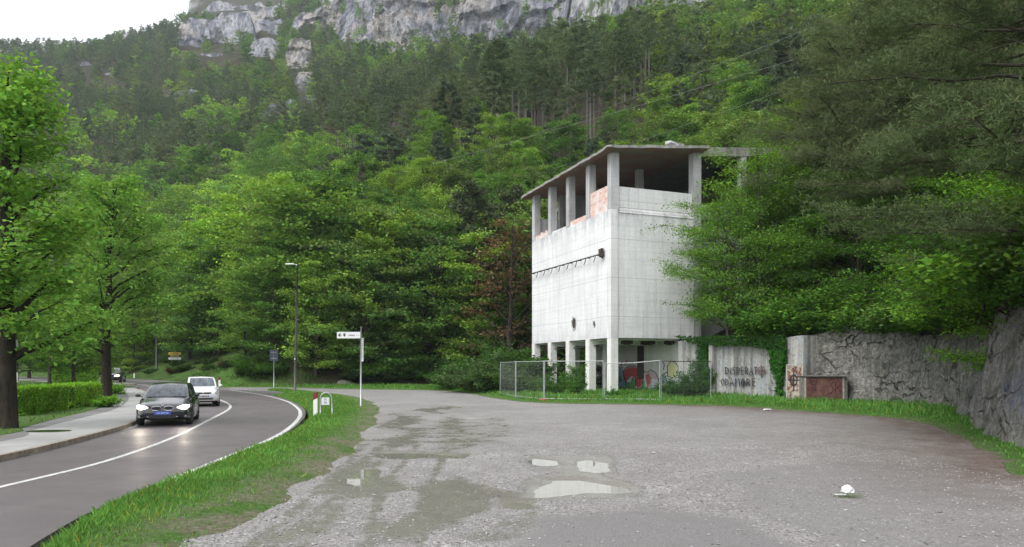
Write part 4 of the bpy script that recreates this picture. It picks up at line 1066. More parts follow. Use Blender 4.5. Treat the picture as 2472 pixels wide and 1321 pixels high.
for k, (px, py, wpx, hpx) in enumerate([(455, 114, 38, 66), (545, 112, 52, 80), (632, 142, 40, 56), (712, 168, 34, 90), (728, 228, 30, 66), (700, 262, 60, 36), (660, 284, 46, 34), (1195, 240, 28, 66), (1110, 232, 30, 24), (1555, 96, 20, 62), (1385, 62, 60, 36), (1255, 70, 40, 40),
                                        (560, 30, 60, 26), (420, 235, 46, 22), (205, 165, 24, 16), (255, 190, 24, 16), (640, 85, 40, 46), (600, 62, 90, 50), (500, 84, 60, 44), (860, 20, 80, 60), (1290, 150, 50, 14), (980, 215, 26, 18), (500, 150, 30, 20), (760, 320, 16, 20)]):
    c = hit(px, py)
    if c is None: continue
    OUT.append((px, py, wpx, hpx))
    s = c[1] / FPX; hw = wpx * s * 1.3; h = hpx * s * 1.0
    pts = [c + np.array([hw * q, 3.0 + 2.2 * abs(q), 0]) for q in (-1, -.4, .3, 1)]
    for q in pts: q[2] = H(q[0], q[1]) - 1.5
    rock_ribbon("rock_outcrop", pts, h, .22, min(4.0, 1 + h * .12), CLIFF, .9, .9, seed=10.0 + k, label=None, kind='structure')

# ------------------------------------------------------------------ trees
def diamonds(P, N, ln, wd, rg, col):
    """leaf-like four-cornered faces at P with normals N"""
    n = len(P)
    a = rg.normal(size=(n, 3)); T = np.cross(N, a); T /= np.linalg.norm(T, axis=1)[:, None] + 1e-9
    B = np.cross(N, T); B /= np.linalg.norm(B, axis=1)[:, None] + 1e-9
    ln = np.broadcast_to(ln, n)[:, None] * .5; wd = np.broadcast_to(wd, n)[:, None] * .5
    V = np.stack([P - T*ln, P + B*wd - T*ln*.1, P + T*ln, P - B*wd - T*ln*.1], 1).reshape(-1, 3)
    return V, np.arange(4*n).reshape(n, 4)
def limb_path(rg, p0, az, el0, el1, L, n=5, wob=.12):
    s = L / n; P = [np.array(p0, float)]; a = az
    for k in range(n):
        e = el0 + (el1 - el0) * (k + .5) / n; a += rg.normal(0, wob); e += rg.normal(0, wob)
        P.append(P[-1] + s * np.array([math.cos(a)*math.cos(e), math.sin(a)*math.cos(e), math.sin(e)]))
    return np.array(P)
def broadleaf(seed, h, r, base=.15, nl=9000, leaf=.26, nlimb=26, el=(.9, .1), flat=.35, lump=.5, trunk_r=.16, wob=.05, bare=0.0, shape='round', twigr=1.0):
    rg = np.random.default_rng(seed); W, C = Geo(), Geo()
    tz = np.linspace(0, .93*h, 9); tx = np.cumsum(rg.normal(0, wob*h/9, 9)); ty = np.cumsum(rg.normal(0, wob*h/9, 9)); tx -= tx[0]; ty -= ty[0]
    tr = trunk_r * (1 - tz/h)**.8 + .012; tr[0] *= 1.35
    T = np.stack([tx, ty, tz], 1); T[0, 2] = -.5
    W.tube(T, tr, 7)
    segs, wts = [], []
    for k in range(nlimb):
        f = base + (0.97 - base) * ((k + rg.uniform(0, 1)) / nlimb)**.9
        q = (f - base) / (1 - base)
        prof = {'round': math.sqrt(max(0.0, 1 - (2*q - .8)**2 / 1.45)), 'cone': 1.02 - .9*q, 'vase': .45 + .75*q if q < .75 else 1.0 - (q-.75)*1.8, 'col': .8 if q < .8 else 1.6*(1.2-q)}[shape]
        L = r * prof * rg.uniform(.72, 1.15)
        z0 = f * h * .93 * (1 - .18 * (1 - q)); z0 = max(z0 - L * .25, base * h * .6)
        p0 = [np.interp(z0, tz, tx), np.interp(z0, tz, ty), z0]
        e0 = el[0] * (.55 + .6*q); e1 = el[1] + .35*q
        P = limb_path(rg, p0, k * 2.4 + rg.normal(0, .35), e0, e1, L*1.12, 5)
        rr = np.linspace(max(.018, trunk_r * .42 * (1 - .6*q)), .008, 6); W.tube(P, rr, 4, caps=False)
        nt_ = int(5 + 4*prof)
        for j in range(nt_):
            s = rg.uniform(.25, 1.0); i = min(4, int(s*5)); pp = P[i] + (P[i+1] - P[i]) * (s*5 - i if s < 1 else 1)
            d = P[i+1] - P[i]; az = math.atan2(d[1], d[0]) + rg.choice([-1, 1]) * rg.uniform(.35, 1.3)
            tw = limb_path(rg, pp, az, rg.uniform(.0, .5), rg.uniform(-.25, .25), L*.38*rg.uniform(.6, 1.2) * twigr + .25, 3, .2)
            W.tube(tw, [.014, .010, .007, .004], 3, caps=False)
            segs += [(tw[m], tw[m+1]) for m in range(3)]; wts += [rg.uniform(.15, 1)**lump] * 3
        segs += [(P[4], P[5]), (P[3], P[4])]; wts += [1, .6]
    wts = np.array(wts); wts[rg.random(len(wts)) < bare] = 0; wts /= wts.sum()
    idx = rg.choice(len(segs), nl, p=wts); A = np.array([s[0] for s in segs])[idx]; Bq = np.array([s[1] for s in segs])[idx]
    P = A + (Bq - A) * rg.random((nl, 1)) + rg.normal(0, 1, (nl, 3)) * np.array([1, 1, flat]) * (.09 * r)
    N = rg.normal(0, .55, (nl, 3)) + np.array([0, 0, 1.0]); N /= np.linalg.norm(N, axis=1)[:, None]
    sz = leaf * rg.uniform(.6, 1.3, nl)
    V, F = diamonds(P, N, sz, sz * .62, rg, None)
    tone = rg.uniform(.72, 1.28, nl); seg_tone = np.random.default_rng(seed + 1).uniform(.82, 1.2, len(segs))[idx]
    c = np.stack([tone * seg_tone * rg.uniform(.85, 1.25, nl), tone * seg_tone, tone * seg_tone * .9], 1)
    C.add(V, F, c)
    return W, C
def pine(seed, h, r, base=.35, nl=7000, leaf=.34, nlimb=34, cone=.55, trunk_r=.17, needles=3, droop=.15, lump=.6):
    rg = np.random.default_rng(seed); W, C = Geo(), Geo()
    tz = np.linspace(0, h, 8); T = np.stack([np.cumsum(rg.normal(0, .012*h, 8)), np.cumsum(rg.normal(0, .012*h, 8)), tz], 1); T[:, :2] -= T[0, :2]; T[0, 2] = -.5
    W.tube(T, trunk_r * (1 - tz/h)**.7 + .015, 7)
    segs, wts = [], []
    for k in range(nlimb):
        q = ((k + rg.uniform(0, 1)) / nlimb); z0 = h * (base + (1 - base) * q) * .985
        L = r * ((1 - q)**cone * .95 + .12) * rg.uniform(.6, 1.12)
        p0 = [np.interp(z0, tz, T[:, 0]), np.interp(z0, tz, T[:, 1]), z0]
        P = limb_path(rg, p0, k*2.4 + rg.normal(0, .4), .35*q + .05, -droop + .6*q, L, 5, .1)
        W.tube(P, np.linspace(.05, .012, 6), 4, caps=False)
        for j in range(int(5 + L*1.6)):
            s = rg.uniform(.3, 1.0); i = min(4, int(s*5)); pp = P[i] + (P[i+1] - P[i]) * (s*5 - i if s < 1 else 1)
            d = P[i+1] - P[i]; az = math.atan2(d[1], d[0]) + rg.choice([-1, 1]) * rg.uniform(.3, 1.1)
            tw = limb_path(rg, pp, az, rg.uniform(-.1, .3), rg.uniform(.1, .5), L*.28*rg.uniform(.6, 1.2) + .2, 2, .15)
            W.tube(tw, [.012, .008, .005], 3, caps=False)
            segs += [(tw[0], tw[1]), (tw[1], tw[2])]; wts += [.6, 1]
    wts = np.array(wts) * rg.uniform(.2, 1, len(wts))**lump; wts /= wts.sum()
    idx = rg.choice(len(segs), nl, p=wts); A = np.array([s[0] for s in segs])[idx]; Bq = np.array([s[1] for s in segs])[idx]
    P = A + (Bq - A) * rg.random((nl, 1)) + rg.normal(0, 1, (nl, 3)) * np.array([1, 1, .45]) * (.045 * r)
    tone = rg.uniform(.7, 1.3, nl) * np.random.default_rng(seed).uniform(.8, 1.2, len(segs))[idx]
    for k in range(needles):
        D = rg.normal(0, .8, (nl, 3)) + np.array([0, 0, .7]); D /= np.linalg.norm(D, axis=1)[:, None]
        S = np.cross(D, rg.normal(size=(nl, 3))); S /= np.linalg.norm(S, axis=1)[:, None] + 1e-9
        ln = (leaf * rg.uniform(.6, 1.2, nl))[:, None]; wd = ln * (.055 if leaf < .2 else .13)
        V = np.stack([P, P + D*ln*.5 + S*wd, P + D*ln, P + D*ln*.5 - S*wd], 1).reshape(-1, 3)
        c = np.stack([tone * rg.uniform(.9, 1.2, nl), tone, tone], 1)
        C.add(V, np.arange(4*nl).reshape(nl, 4), c)
    return W, C
PROTO = {}
def proto(key, W, C, leafmat=None):
    wm = W.mesh(key + "_trunk", BARK, True); cm = C.mesh(key + "_crown", leafmat or LEAF)
    PROTO.setdefault(key, []).append((wm, cm, float(max(v.co.z for v in wm.vertices))))
def put(name, key, i, loc, h, rz, col, label, group=None, cat="tree", wide=1.0, bark=(1, 1, 1), part="crown"):
    wm, cm, h0 = PROTO[key][i % len(PROTO[key])]; s = h / h0
    o = thing(name, label, cat, tuple(loc), rz, group, local=True)
    o.scale = (s*wide, s*wide, s)
    link("trunk", wm, o, color=bark); link(part, cm, o, color=col)
    return o
# prototypes
for k in range(4): proto("broad", *broadleaf(10 + k, 12, 3.6, .10, 17000, .215, 32, lump=.6, shape=['round', 'col', 'round', 'vase'][k]))
for k in range(2): proto("beech", *broadleaf(20 + k, 9, 3.6, .06, 17000, .18, 32, el=(.7, -.15), flat=.22, lump=.5, shape='round'))
for k in range(4): proto("pine", *pine(30 + k, 13, [3.2, 2.6, 3.6, 2.9][k], [.30, .42, .22, .35][k], 5200, .40, 32, [.5, .6, .45, .7][k]), NEEDLE)
for k in range(1): proto("spruce", *pine(40 + k, 14, 2.9, .05, 6500, .34, 60, 1.0, droop=.35, lump=.3), NEEDLE)
for k in range(2): proto("bare", *broadleaf(50 + k, 11, 3.2, .12, 2600, .22, 34, lump=1.2, shape='col', bare=.3, el=(1.1, .5)))
for k in range(2): proto("talltrunk", *pine(60 + k, 17, 2.6, .62, 3600, .42, 20, .4), NEEDLE)

GREENS = [(.16, .30, .068), (.12, .25, .062), (.095, .20, .058), (.215, .36, .075), (.15, .24, .08)]
OLIVE = [(.088, .125, .068), (.072, .108, .062), (.10, .135, .07), (.115, .14, .075)]
BROWN = [(.12, .085, .05), (.10, .072, .05), (.11, .10, .05)]
def kind_at(px, py, u, v):
    """which sort of tree grows where (seen from the road): light woods low down and in streaks, pines above"""
    n = float(fbm(u / 30, v / 30, 5.0, 3)); n2 = float(vnoise(u * 1.7, v * 1.7, 2))
    if py > 560: p = .15
    elif py > 430: p = .42
    elif px < 430: p = .72
    elif px < 1150: p = .55 if py > 200 else .38
    else: p = .45 if py > 200 else .18
    if 230 < py < 430 and 900 < px < 1560: p = .92
    if 500 < px < 700 and 180 < py < 330: p = .3
    p += n * .5
    if n2 < p: return 'pine'
    if n2 > .95: return 'bare'
    return 'broad'
rt = np.random.default_rng(21)
spots = []
# jittered grid over the mountainside inside the view
def candidates():
    pts = []
    y = 66.0
    while y < 640:
        step = 3.9 if y < 95 else (4.9 if y < 200 else (5.6 if y < 330 else 6.8))
        x0, x1 = -0.78*y - 12, min(0.80*y + 8, 200)
        x = x0
        while x < x1:
            pts.append((x + rt.uniform(-.45, .45)*step, y + rt.uniform(-.45, .45)*step)); x += step
        y += step
    return np.array(pts)
cand = candidates()
cd = foot_dist(cand[:, 0], cand[:, 1]); cz = H(cand[:, 0], cand[:, 1])
eps = 1.5
slope = np.hypot((H(cand[:, 0] + eps, cand[:, 1]) - cz) / eps, (H(cand[:, 0], cand[:, 1] + eps) - cz) / eps)
cpx = CX + FPX * cand[:, 0] / cand[:, 1]; cpy = HY - FPX * (cz - EYE) / cand[:, 1]
near_left = (cand[:, 0] < -24) & (cd < 5 + 3.5 * vnoise(cand[:, 0] / 6, cand[:, 1] / 6))
ok = (cd > 1.0) & ~near_left & (cpy > -90) & (cpy < 930)
# keep the building's footprint and the far side of the right wing clear
lu = (cand[:, 0] - 6.28)*ur[0] + (cand[:, 1] - 46)*ur[1]; lv = (cand[:, 0] - 6.28)*vd[0] + (cand[:, 1] - 46)*vd[1]
ok &= ~((lu > -3.0) & (lu < 16) & (lv > -4) & (lv < 15.5))
ok &= slope < 3.2
from_cl = cand[:, 1] - cliff_y(cand[:, 0])
ok &= ~((cand[:, 0] > -112) & (from_cl > -1) & (from_cl < 46) & (rt.random(len(cand)) < .93))
for (px, py, wpx, hpx) in OUT:
    ok &= ~((np.abs(cpx - px) < wpx*.8) & (cpy > py - hpx*.3) & (cpy < py + 46) & (rt.random(len(cand)) < .9))
spots = np.nonzero(ok)[0]
spots = spots[np.argsort(cd[spots] + 0.0 * cand[spots, 1])]
GLAB = {'broad': "fresh green broadleaf tree in the wood on the lower hillside", 'pine': "dull olive-green pine in the wood on the lower hillside",
        'bare': "brown half-bare tree in the wood on the lower hillside"}
def zone(px):
    return ("behind the far road and yellow signs" if px < 560 else "behind the lamp post and direction sign" if px < 960 else "left of the concrete building" if px < 1290 else "behind the concrete building")
n_ind = 0; cnt = {}
far = []
for k in spots:
    x, y = cand[k]; z = cz[k]; px, py = cpx[k], cpy[k]
    kd = kind_at(px, py, x, y)
    if cd[k] < 6 and kd == 'pine' and rt.random() < .7: kd = 'broad'
    hgt = {'broad': rt.uniform(7.5, 14), 'pine': rt.uniform(9, 14), 'bare': rt.uniform(7, 10)}[kd]
    if 3.5 < cd[k] < 16 and kd == 'broad': hgt *= 1.25
    if y > 230: hgt *= .80
    if slope[k] > 1.5: hgt *= .6
    vis = (px > -120) and (px < 1950) and not (1290 < px < 1680 and cd[k] < 14)
    if vis and n_ind < 400 and cd[k] < 46 and y < 150:
        if not ((px < 1300) or (cd[k] > 6)): continue
        key = kd
        if kd == 'broad' and cd[k] < 12 and rt.random() < .5: key = 'beech'
        if kd == 'pine' and rt.random() < .12: key = 'spruce'
        if kd == 'pine' and 230 < py < 470 and rt.random() < .5: key = 'talltrunk'
        col = {'broad': GREENS, 'pine': OLIVE, 'bare': BROWN}[kd][rt.integers(0, {'broad': 5, 'pine': 4, 'bare': 3}[kd])]
        col = tuple(np.array(col) * rt.uniform(.85, 1.2))
        nm = {'broad': 'broadleaf_tree', 'pine': 'pine_tree', 'bare': 'bare_tree'}[kd]
        if key == 'spruce': nm = 'spruce_tree'
        zl = zone(px)
        lab = {'broad': "fresh green broadleaf tree on the wooded slope ", 'pine': "dull olive pine on the wooded slope ", 'bare': "brown half-bare tree on the wooded slope "}[kd] + zl
        if key == 'spruce': lab = "dark pointed spruce on the wooded slope " + zl
        if key == 'talltrunk': lab = "tall pine with a long bare trunk on the slope " + zl
        put(nm, key, int(rt.integers(0, 9)), (x, y, z - .3), hgt * (1.25 if key == 'talltrunk' else 1.0), rt.uniform(0, 6.28), col, lab, lab.split(" on the")[0] + "s " + zl, wide=rt.uniform(.85, 1.2), bark=(1.2, 1.15, 1.1) if kd != 'bare' else (1.3, 1.1, 1))
        n_ind += 1
    else:
        far.append((x, y, z - .3, hgt, kd, px, py))
for k in range(330):                                   # shrubs clinging to the ledges of the cliff
    x = rt.uniform(-130, 150); zz = rt.uniform(2, 95) * (.4 + .6 * vnoise(x / 18, 3.3)); y = float(cliff_y(x)) + .28 * zz - 1.5
    zb = float(H0(x, float(cliff_y(x)))); px_, py_ = CX + FPX*x/y, HY - FPX*(zb + zz)/y
    if py_ > -40: far.append((x, y, zb + zz - 1.5, rt.uniform(3, 6.5), 'broad' if k % 3 else 'pine', px_, 300))
print("individual trees", n_ind, "far", len(far))

# the rest of the wood, far up the mountain: one mass
def far_forest():
    LP = {'broad': [], 'pine': [], 'bare': []}
    def squeeze(gen, n):
        W, C = gen; V = np.concatenate(C.v); c = np.concatenate(C.c); return V, c
    for k in range(5): LP['broad'].append(squeeze(broadleaf(70 + k, 10, 3.6, .05, 620, .78, 18, lump=.8, flat=.5), 0))
    for k in range(4): LP['broad'].append(squeeze(broadleaf(170 + k, 10, 3.6, .05, 1500, .42, 20, lump=.8, flat=.45), 0))
    for k in range(5): LP['pine'].append(squeeze(pine(80 + k, 11, 3.0, .22, 210, 1.1, 20, .55, lump=.9), 0))
    for k in range(4): LP['pine'].append(squeeze(pine(180 + k, 11, 3.0, .22, 480, .70, 22, .55, lump=.9), 0))
    for k in range(3): LP['bare'].append(squeeze(broadleaf(90 + k, 9, 3.2, .15, 300, .5, 20, lump=1.2, shape='col'), 0))
    g = Geo(); H0_ = {'broad': 10, 'pine': 11, 'bare': 9}; tr = Geo()
    rg = np.random.default_rng(8); Vs, Cs = [], []
    for (x, y, z, h, kd, px, py) in far:
        V, c = LP[kd][rg.integers(5, 9) if (kd != 'bare' and y < 200) else rg.integers(0, 5 if kd != 'bare' else 3)]; s = h / H0_[kd]; a = rg.uniform(0, 6.28); wd = s * rg.uniform(.85, 1.3)
        tall = kd == 'pine' and 215 < py < 470 and 640 < px < 1620
        if tall: V = V * [.8, .8, .55] + [0, 0, 7.2]; s *= 1.15
        ca, sa = math.cos(a), math.sin(a)
        X = (V[:, 0]*ca - V[:, 1]*sa)*wd + x; Y = (V[:, 0]*sa + V[:, 1]*ca)*wd + y
        Vs.append(np.stack([X, Y, V[:, 2]*s + z], 1))
        base = np.array({'broad': GREENS, 'pine': OLIVE, 'bare': BROWN}[kd][rg.integers(0, 3 if kd != 'broad' else 5)]) * rg.uniform(.9, 1.45)
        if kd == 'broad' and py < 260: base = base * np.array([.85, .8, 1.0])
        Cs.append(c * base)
        if kd == 'pine' and y < 260: tr.tube([(x, y, z), (x, y, z + h*.85)], [.24, .13] if tall else [.2, .1], 3, col=(.21, .19, .175) if tall and rg.random() < .4 else (.13, .115, .10), caps=False)
    V = np.concatenate(Vs); c = np.concatenate(Cs)
    g.add(V, np.arange(len(V)).reshape(-1, 4), c)
    g.v += tr.v; g.f += [f + g.n for f in []]
    off = g.n
    if tr.n:
        for f in tr.f: g.f.append(f + off)
        g.c += tr.c; g.m += tr.m; g.n += tr.n
    print("far forest faces", len(c))
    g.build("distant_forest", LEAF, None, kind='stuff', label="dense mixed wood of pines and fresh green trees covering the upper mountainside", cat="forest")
far_forest()
# ------------------------------------------------------------------ planting near the camera
def hz(x, y): return float(H(x, y))
def bush_geo(seed, r, h, n, leaf, flat=.7, spiky=0.0):
    rg = np.random.default_rng(seed); W, C = Geo(), Geo(); segs = []
    for k in range(16):
        az = k * 2.4; e = rg.uniform(.35, 1.45); L = (r*math.cos(e)**.5 if e > .01 else r)
        L = 1 / math.sqrt((math.cos(e)/r)**2 + (math.sin(e)/h)**2) * rg.uniform(.75, 1.05)
        P = limb_path(rg, (rg.normal(0, r*.12), rg.normal(0, r*.12), 0), az, e, e*.7, L, 4, .15)
        W.tube(P, [.022, .016, .012, .008, .005], 4, caps=False)
        for j in range(7):
            i = rg.integers(1, 4); tw = limb_path(rg, P[i] + (P[i+1]-P[i])*rg.random(), az + rg.normal(0, 1.2), rg.uniform(-.2, 1.0), rg.uniform(0, .6), r*.35, 2, .2)
            W.tube(tw, [.008, .006, .003], 3, caps=False); segs += [(tw[0], tw[1]), (tw[1], tw[2])]
    idx = rg.integers(0, len(segs), n); A = np.array([s[0] for s in segs])[idx]; B = np.array([s[1] for s in segs])[idx]
    P = A + (B - A) * rg.random((n, 1)) + rg.normal(0, .085*r, (n, 3)) * [1, 1, flat]; P[:, 2] = np.abs(P[:, 2])
    N = rg.normal(0, .6, (n, 3)) + [0, 0, .9]; N /= np.linalg.norm(N, axis=1)[:, None]
    sz = leaf * rg.uniform(.6, 1.3, n); V, F = diamonds(P, N, sz, sz*.6, rg, None); t = rg.uniform(.7, 1.3, n) * rg.uniform(.8, 1.2, len(segs))[idx]
    C.add(V, F, np.stack([t*rg.uniform(.85, 1.2, n), t, t*.9], 1)); return W, C
for k in range(3): proto("bush", *bush_geo(100 + k, 1.5, 2.0, 7000, .11))
for k in range(2): proto("lowbush", *bush_geo(110 + k, 1.0, .9, 2600, .12))
proto("maple", *broadleaf(120, 11.6, 3.1, .30, 17000, .19, 30, el=(1.15, .35), flat=.55, lump=1.3, trunk_r=.31, shape='col'))
proto("maple2", *broadleaf(121, 14.5, 3.9, .26, 20000, .23, 34, el=(1.05, .2), flat=.5, lump=1.1, trunk_r=.29, shape='round'))
proto("small", *broadleaf(122, 5.2, 2.7, .34, 9000, .15, 16, el=(.9, .1), flat=.3, lump=.6, trunk_r=.14, shape='vase'))
proto("arch", *broadleaf(123, 10.5, 4.5, .02, 30000, .125, 40, el=(.85, .0), flat=.22, lump=.7, trunk_r=.14, shape='round'))
proto("arch", *broadleaf(124, 8.5, 4.0, .12, 24000, .125, 36, el=(.8, -.05), flat=.22, lump=.7, trunk_r=.12, shape='round'))
for k in range(2): proto("nearpine", *pine(130 + k, 15, 4.6, .38, 30000, .15, 56, .38, needles=6, trunk_r=.2, droop=.1, lump=.5), NEEDLE)
BK_ = (1, 1, 1)
def ground_at(px, py, zf=zlot): x, y = G(px, py, zf); return (x, y, float(zf(x, y)))
# two large roadside trees on the left
x, y, z = ground_at(8, 1034, zwalk)
put("maple_tree", "maple", 0, (x, y, z - .05), 11.1, .6, (.19, .38, .085), "large dark-trunked maple at the left edge of the photo, nearest beside the pavement", cat="tree", bark=(.5, .5, .46))
x, y, z = ground_at(256, 957, zwalk)
put("maple_tree", "maple2", 0, (x, y, z), 14.2, 2.0, (.18, .36, .085), "tall rounded maple with a thick dark trunk beside the hedge and the far bend", cat="tree", bark=(.5, .47, .43))
for px, py, h, rz, lab in ((120, 938, 5.4, .3, "small spreading tree with a slender trunk behind the clipped hedge, left one of two"), (178, 936, 5.6, 1.7, "small spreading tree with a forked trunk behind the clipped hedge, right one of two")):
    x, y, z = ground_at(px, py, zlawn); put("ornamental_tree", "small", 0, (x, y, z), h, rz, (.13, .28, .05), lab)
for i, (px, Y, h, lab) in enumerate(((216, 66, 10, "tree with a brownish trunk on the lawn behind the hedge"), (40, 72, 11, "green tree at the far left end of the lawn"), (135, 80, 10, "green tree across the lawn behind the small spreading trees"),
                                     (320, 97, 12, "green tree behind the third car on the far bend"), (-60, 60, 11, "green tree behind the big left maple"), (240, 100, 13, "broad green tree at the end of the lawn left of the far bend"), (70, 100, 13, "tall green tree beyond the lawn"), (-20, 95, 12, "green tree beyond the lawn at the left edge"), (170, 106, 12, "darker green tree beyond the lawn"), (-130, 80, 12, "green tree left of the lawn"))):
    x = (px - CX) / FPX * Y; put("broadleaf_tree", "broad", i, (x, Y, float(zlawn(x, Y)) - .1), h, i*1.3, tuple(np.array(GREENS[i % 5]) * .9), lab)

def hedge(a, b, w, h, n, leaf, col, lab, seed=0):
    a, b = np.array(a[:2]), np.array(b[:2]); L = np.linalg.norm(b - a); d = (b - a) / L
    rg = np.random.default_rng(seed); z0 = float(zlawn(*a)); z1 = float(zlawn(*b))
    o = thing("hedge", lab, "hedge", (*a, z0), math.atan2(d[1], d[0]), local=True); g = Geo()
    P = rg.uniform(0, 1, (n, 3)); face = rg.integers(0, 10, n)
    P[:, 0] *= L; P[:, 1] = (P[:, 1] - .5) * w; P[:, 2] *= h
    P[face < 3, 2] = h; P[(face >= 3) & (face < 6), 1] = -w/2; P[(face >= 6) & (face < 8), 1] = w/2; P[face == 8, 0] = 0; P[face == 9, 0] = L
    bmp = .05 * fbm(P[:, 0]*3, P[:, 1]*3, P[:, 2]*3, 3)
    P += rg.normal(0, .035, (n, 3)) + bmp[:, None]; P[:, 2] = np.maximum(P[:, 2], .02) + (z1 - z0) * P[:, 0] / L
    N = rg.normal(0, .7, (n, 3)) + [0, 0, .4]; N[face < 3] += [0, 0, .8]; N[(face >= 3) & (face < 6)] += [0, -.8, 0]; N /= np.linalg.norm(N, axis=1)[:, None]
    sz = leaf * rg.uniform(.6, 1.3, n); V, F = diamonds(P, N, sz, sz*.65, rg, None)
    t = rg.uniform(.65, 1.3, n) * (1 + .5*fbm(P[:, 0]*1.7, P[:, 1]*2, P[:, 2]*2, 3)); g.add(V, F, np.stack([t*rg.uniform(.8, 1.2, n), t, t*.9], 1))
    link("foliage", g.mesh("foliage", LEAF), o, color=col)
    g = Geo(); g.box(L/2, 0, h*.46 + (z1-z0)/2, L - .25, w - .24, h*.86, jit=.02); link("branch_core", g.mesh("branch_core", BARK), o, color=(.5, .6, .3))
    return o
A_ = G(52, 1006, zlawn); M1 = G(160, 990, zlawn); M2 = G(176, 987, zlawn); B_ = G(243, 975, zlawn)
def sh(p, q=.0, dx=-.5): return (p[0] + dx, p[1] + q)
hedge(sh(A_), sh(M1), 1.0, 1.05, 15000, .085, (.17, .34, .045), "clipped green hedge beside the pavement, its near left half", 1)
hedge(sh(M2), sh(B_), 1.0, 1.05, 9000, .085, (.20, .39, .05), "clipped green hedge beside the pavement, its brighter far half beyond the dark gap", 2)
hedge(G(130, 929, zlawn), G(232, 926, zlawn), 1.2, 1.2, 6000, .15, (.24, .46, .07), "pale green hedge further back behind the small spreading trees", 3)
for k, (px, py, s, lab) in enumerate(((259, 983, .62, "round bright green bush at the end of the hedge beside the pavement"), (276, 952, .62, "round bush at the foot of the second maple"), (238, 950, 1.1, "dark arched shrub behind the hedge by the second maple"))):
    x, y, z = ground_at(px, py, zwalk); put("round_bush", "lowbush", k, (x, y, z), s, k, (.18, .40, .05), lab, cat="bush", part="foliage", wide=1.25)

# trees and shrubs on top of the wall and the right-hand slope
def on_hill(px, Y): x = (px - CX) / FPX * Y; return (x, Y, hz(x, Y) - .2)
def wtree(name, key, i, px, Y, h, rz, col, lab, zoff=0, **kw):
    x, y, z = on_hill(px, Y); return put(name, key, i, (x, y, z + zoff), h, rz, col, lab, **kw)
wtree("hornbeam_tree", "arch", 0, 1832, 44.0, 11.0, 1.0, (.16, .32, .055), "arching fine-leaved bright green tree in front of the building's right side")
wtree("hornbeam_tree", "arch", 1, 1758, 43.6, 8.8, 5.0, (.15, .31, .065), "smaller fine-leaved tree covering the building's lower right edge", zoff=1.3, wide=.72)
wtree("hornbeam_tree", "arch", 1, 1800, 46.6, 9.3, 2.6, (.14, .29, .065), "tall fine-leaved tree screening the right wing of the building", wide=.8)
wtree("hornbeam_tree", "arch", 1, 1960, 45.5, 9.0, 2.2, (.12, .27, .045), "fine-leaved green tree above the wall just right of the sprayed words")
wtree("hornbeam_tree", "arch", 0, 2075, 40.5, 8.6, 3.1, (.11, .25, .045), "green spreading tree above the rusty door and cabinet")
wtree("hornbeam_tree", "arch", 1, 2190, 37, 8.0, 4.4, (.10, .24, .04), "green spreading tree over the middle of the rock face")
wtree("hornbeam_tree", "arch", 0, 2310, 32.5, 7.5, 5.2, (.11, .26, .04), "low green tree over the cracked part of the rock face", zoff=.9)
wtree("hornbeam_tree", "arch", 1, 2420, 27, 7, 0.4, (.13, .29, .045), "bright green tree leaning over the right part of the rock face", zoff=.9)
wtree("hornbeam_tree", "arch", 1, 2500, 20, 6.2, 1.4, (.15, .33, .045), "bright green tree at the right edge of the photo above the rock face")
wtree("broadleaf_tree", "broad", 2, 1760, 52, 11.5, 1.4, (.14, .27, .045), "light green tree rising above the building's roof beam")
wtree("broadleaf_tree", "broad", 0, 1860, 56, 12.5, 2.4, (.12, .24, .05), "light green tree behind the building's right wing")
PN = [(2050, 43, 16.5, "dark pine left of the pine group on the right slope", 1.25), (2235, 35, 16.5, "big dark pine with a bent visible trunk on the right slope", 1.15), (2345, 32, 16, "dark pine right of the bent-trunked pine", 1.1), (2455, 27, 15.5, "dark pine near the right edge with brown bare twigs", 1.1),
      (1985, 47, 14, "farther dark pine behind the right wing of the building", 1.1), (2170, 44, 16, "tall dark pine at the back of the right slope", 1.2), (2320, 38, 16, "tall dark pine behind the right pines", 1.2), (2460, 33, 16, "tall dark pine at the upper right behind the others", 1.2)]
for k, (px, Y, h, lab, wd) in enumerate(PN):
    wtree("pine_tree", "nearpine", k, px, Y, h, k*1.9, tuple(np.array((.115, .155, .07)) * (1.0 - .1*(k % 3))), lab, wide=wd)
wtree("pine_tree", "nearpine", 1, 2620, 14.5, 12.5, 2.7, (.085, .125, .055), "nearest pine whose long branches reach into the upper right of the photo", wide=1.25)
for k in range(34):                                   # slope filling behind them
    Y = rt.uniform(28, 64); px = rt.uniform(1900, 2560)
    x, y, z = on_hill(px, Y + 6)
    if foot_dist(x, y) < 5 or (lambda u, v: -2 < u < 15.5 and -3 < v < 15)((x-6.28)*ur[0] + (y-46)*ur[1], (x-6.28)*vd[0] + (y-46)*vd[1]): continue
    kd = 'nearpine' if k % 3 == 0 else 'broad'
    put("pine_tree" if kd == 'nearpine' else "broadleaf_tree", kd, k, (x, y, z), rt.uniform(9, 14), rt.uniform(0, 6), (.065, .08, .04) if kd == 'nearpine' else tuple(np.array(GREENS[k % 5])*.75),
        "dark pine half hidden in the wood on the right slope" if kd == 'nearpine' else "green tree half hidden in the wood on the right slope", "pines filling the right slope" if kd == 'nearpine' else "green trees filling the right slope")
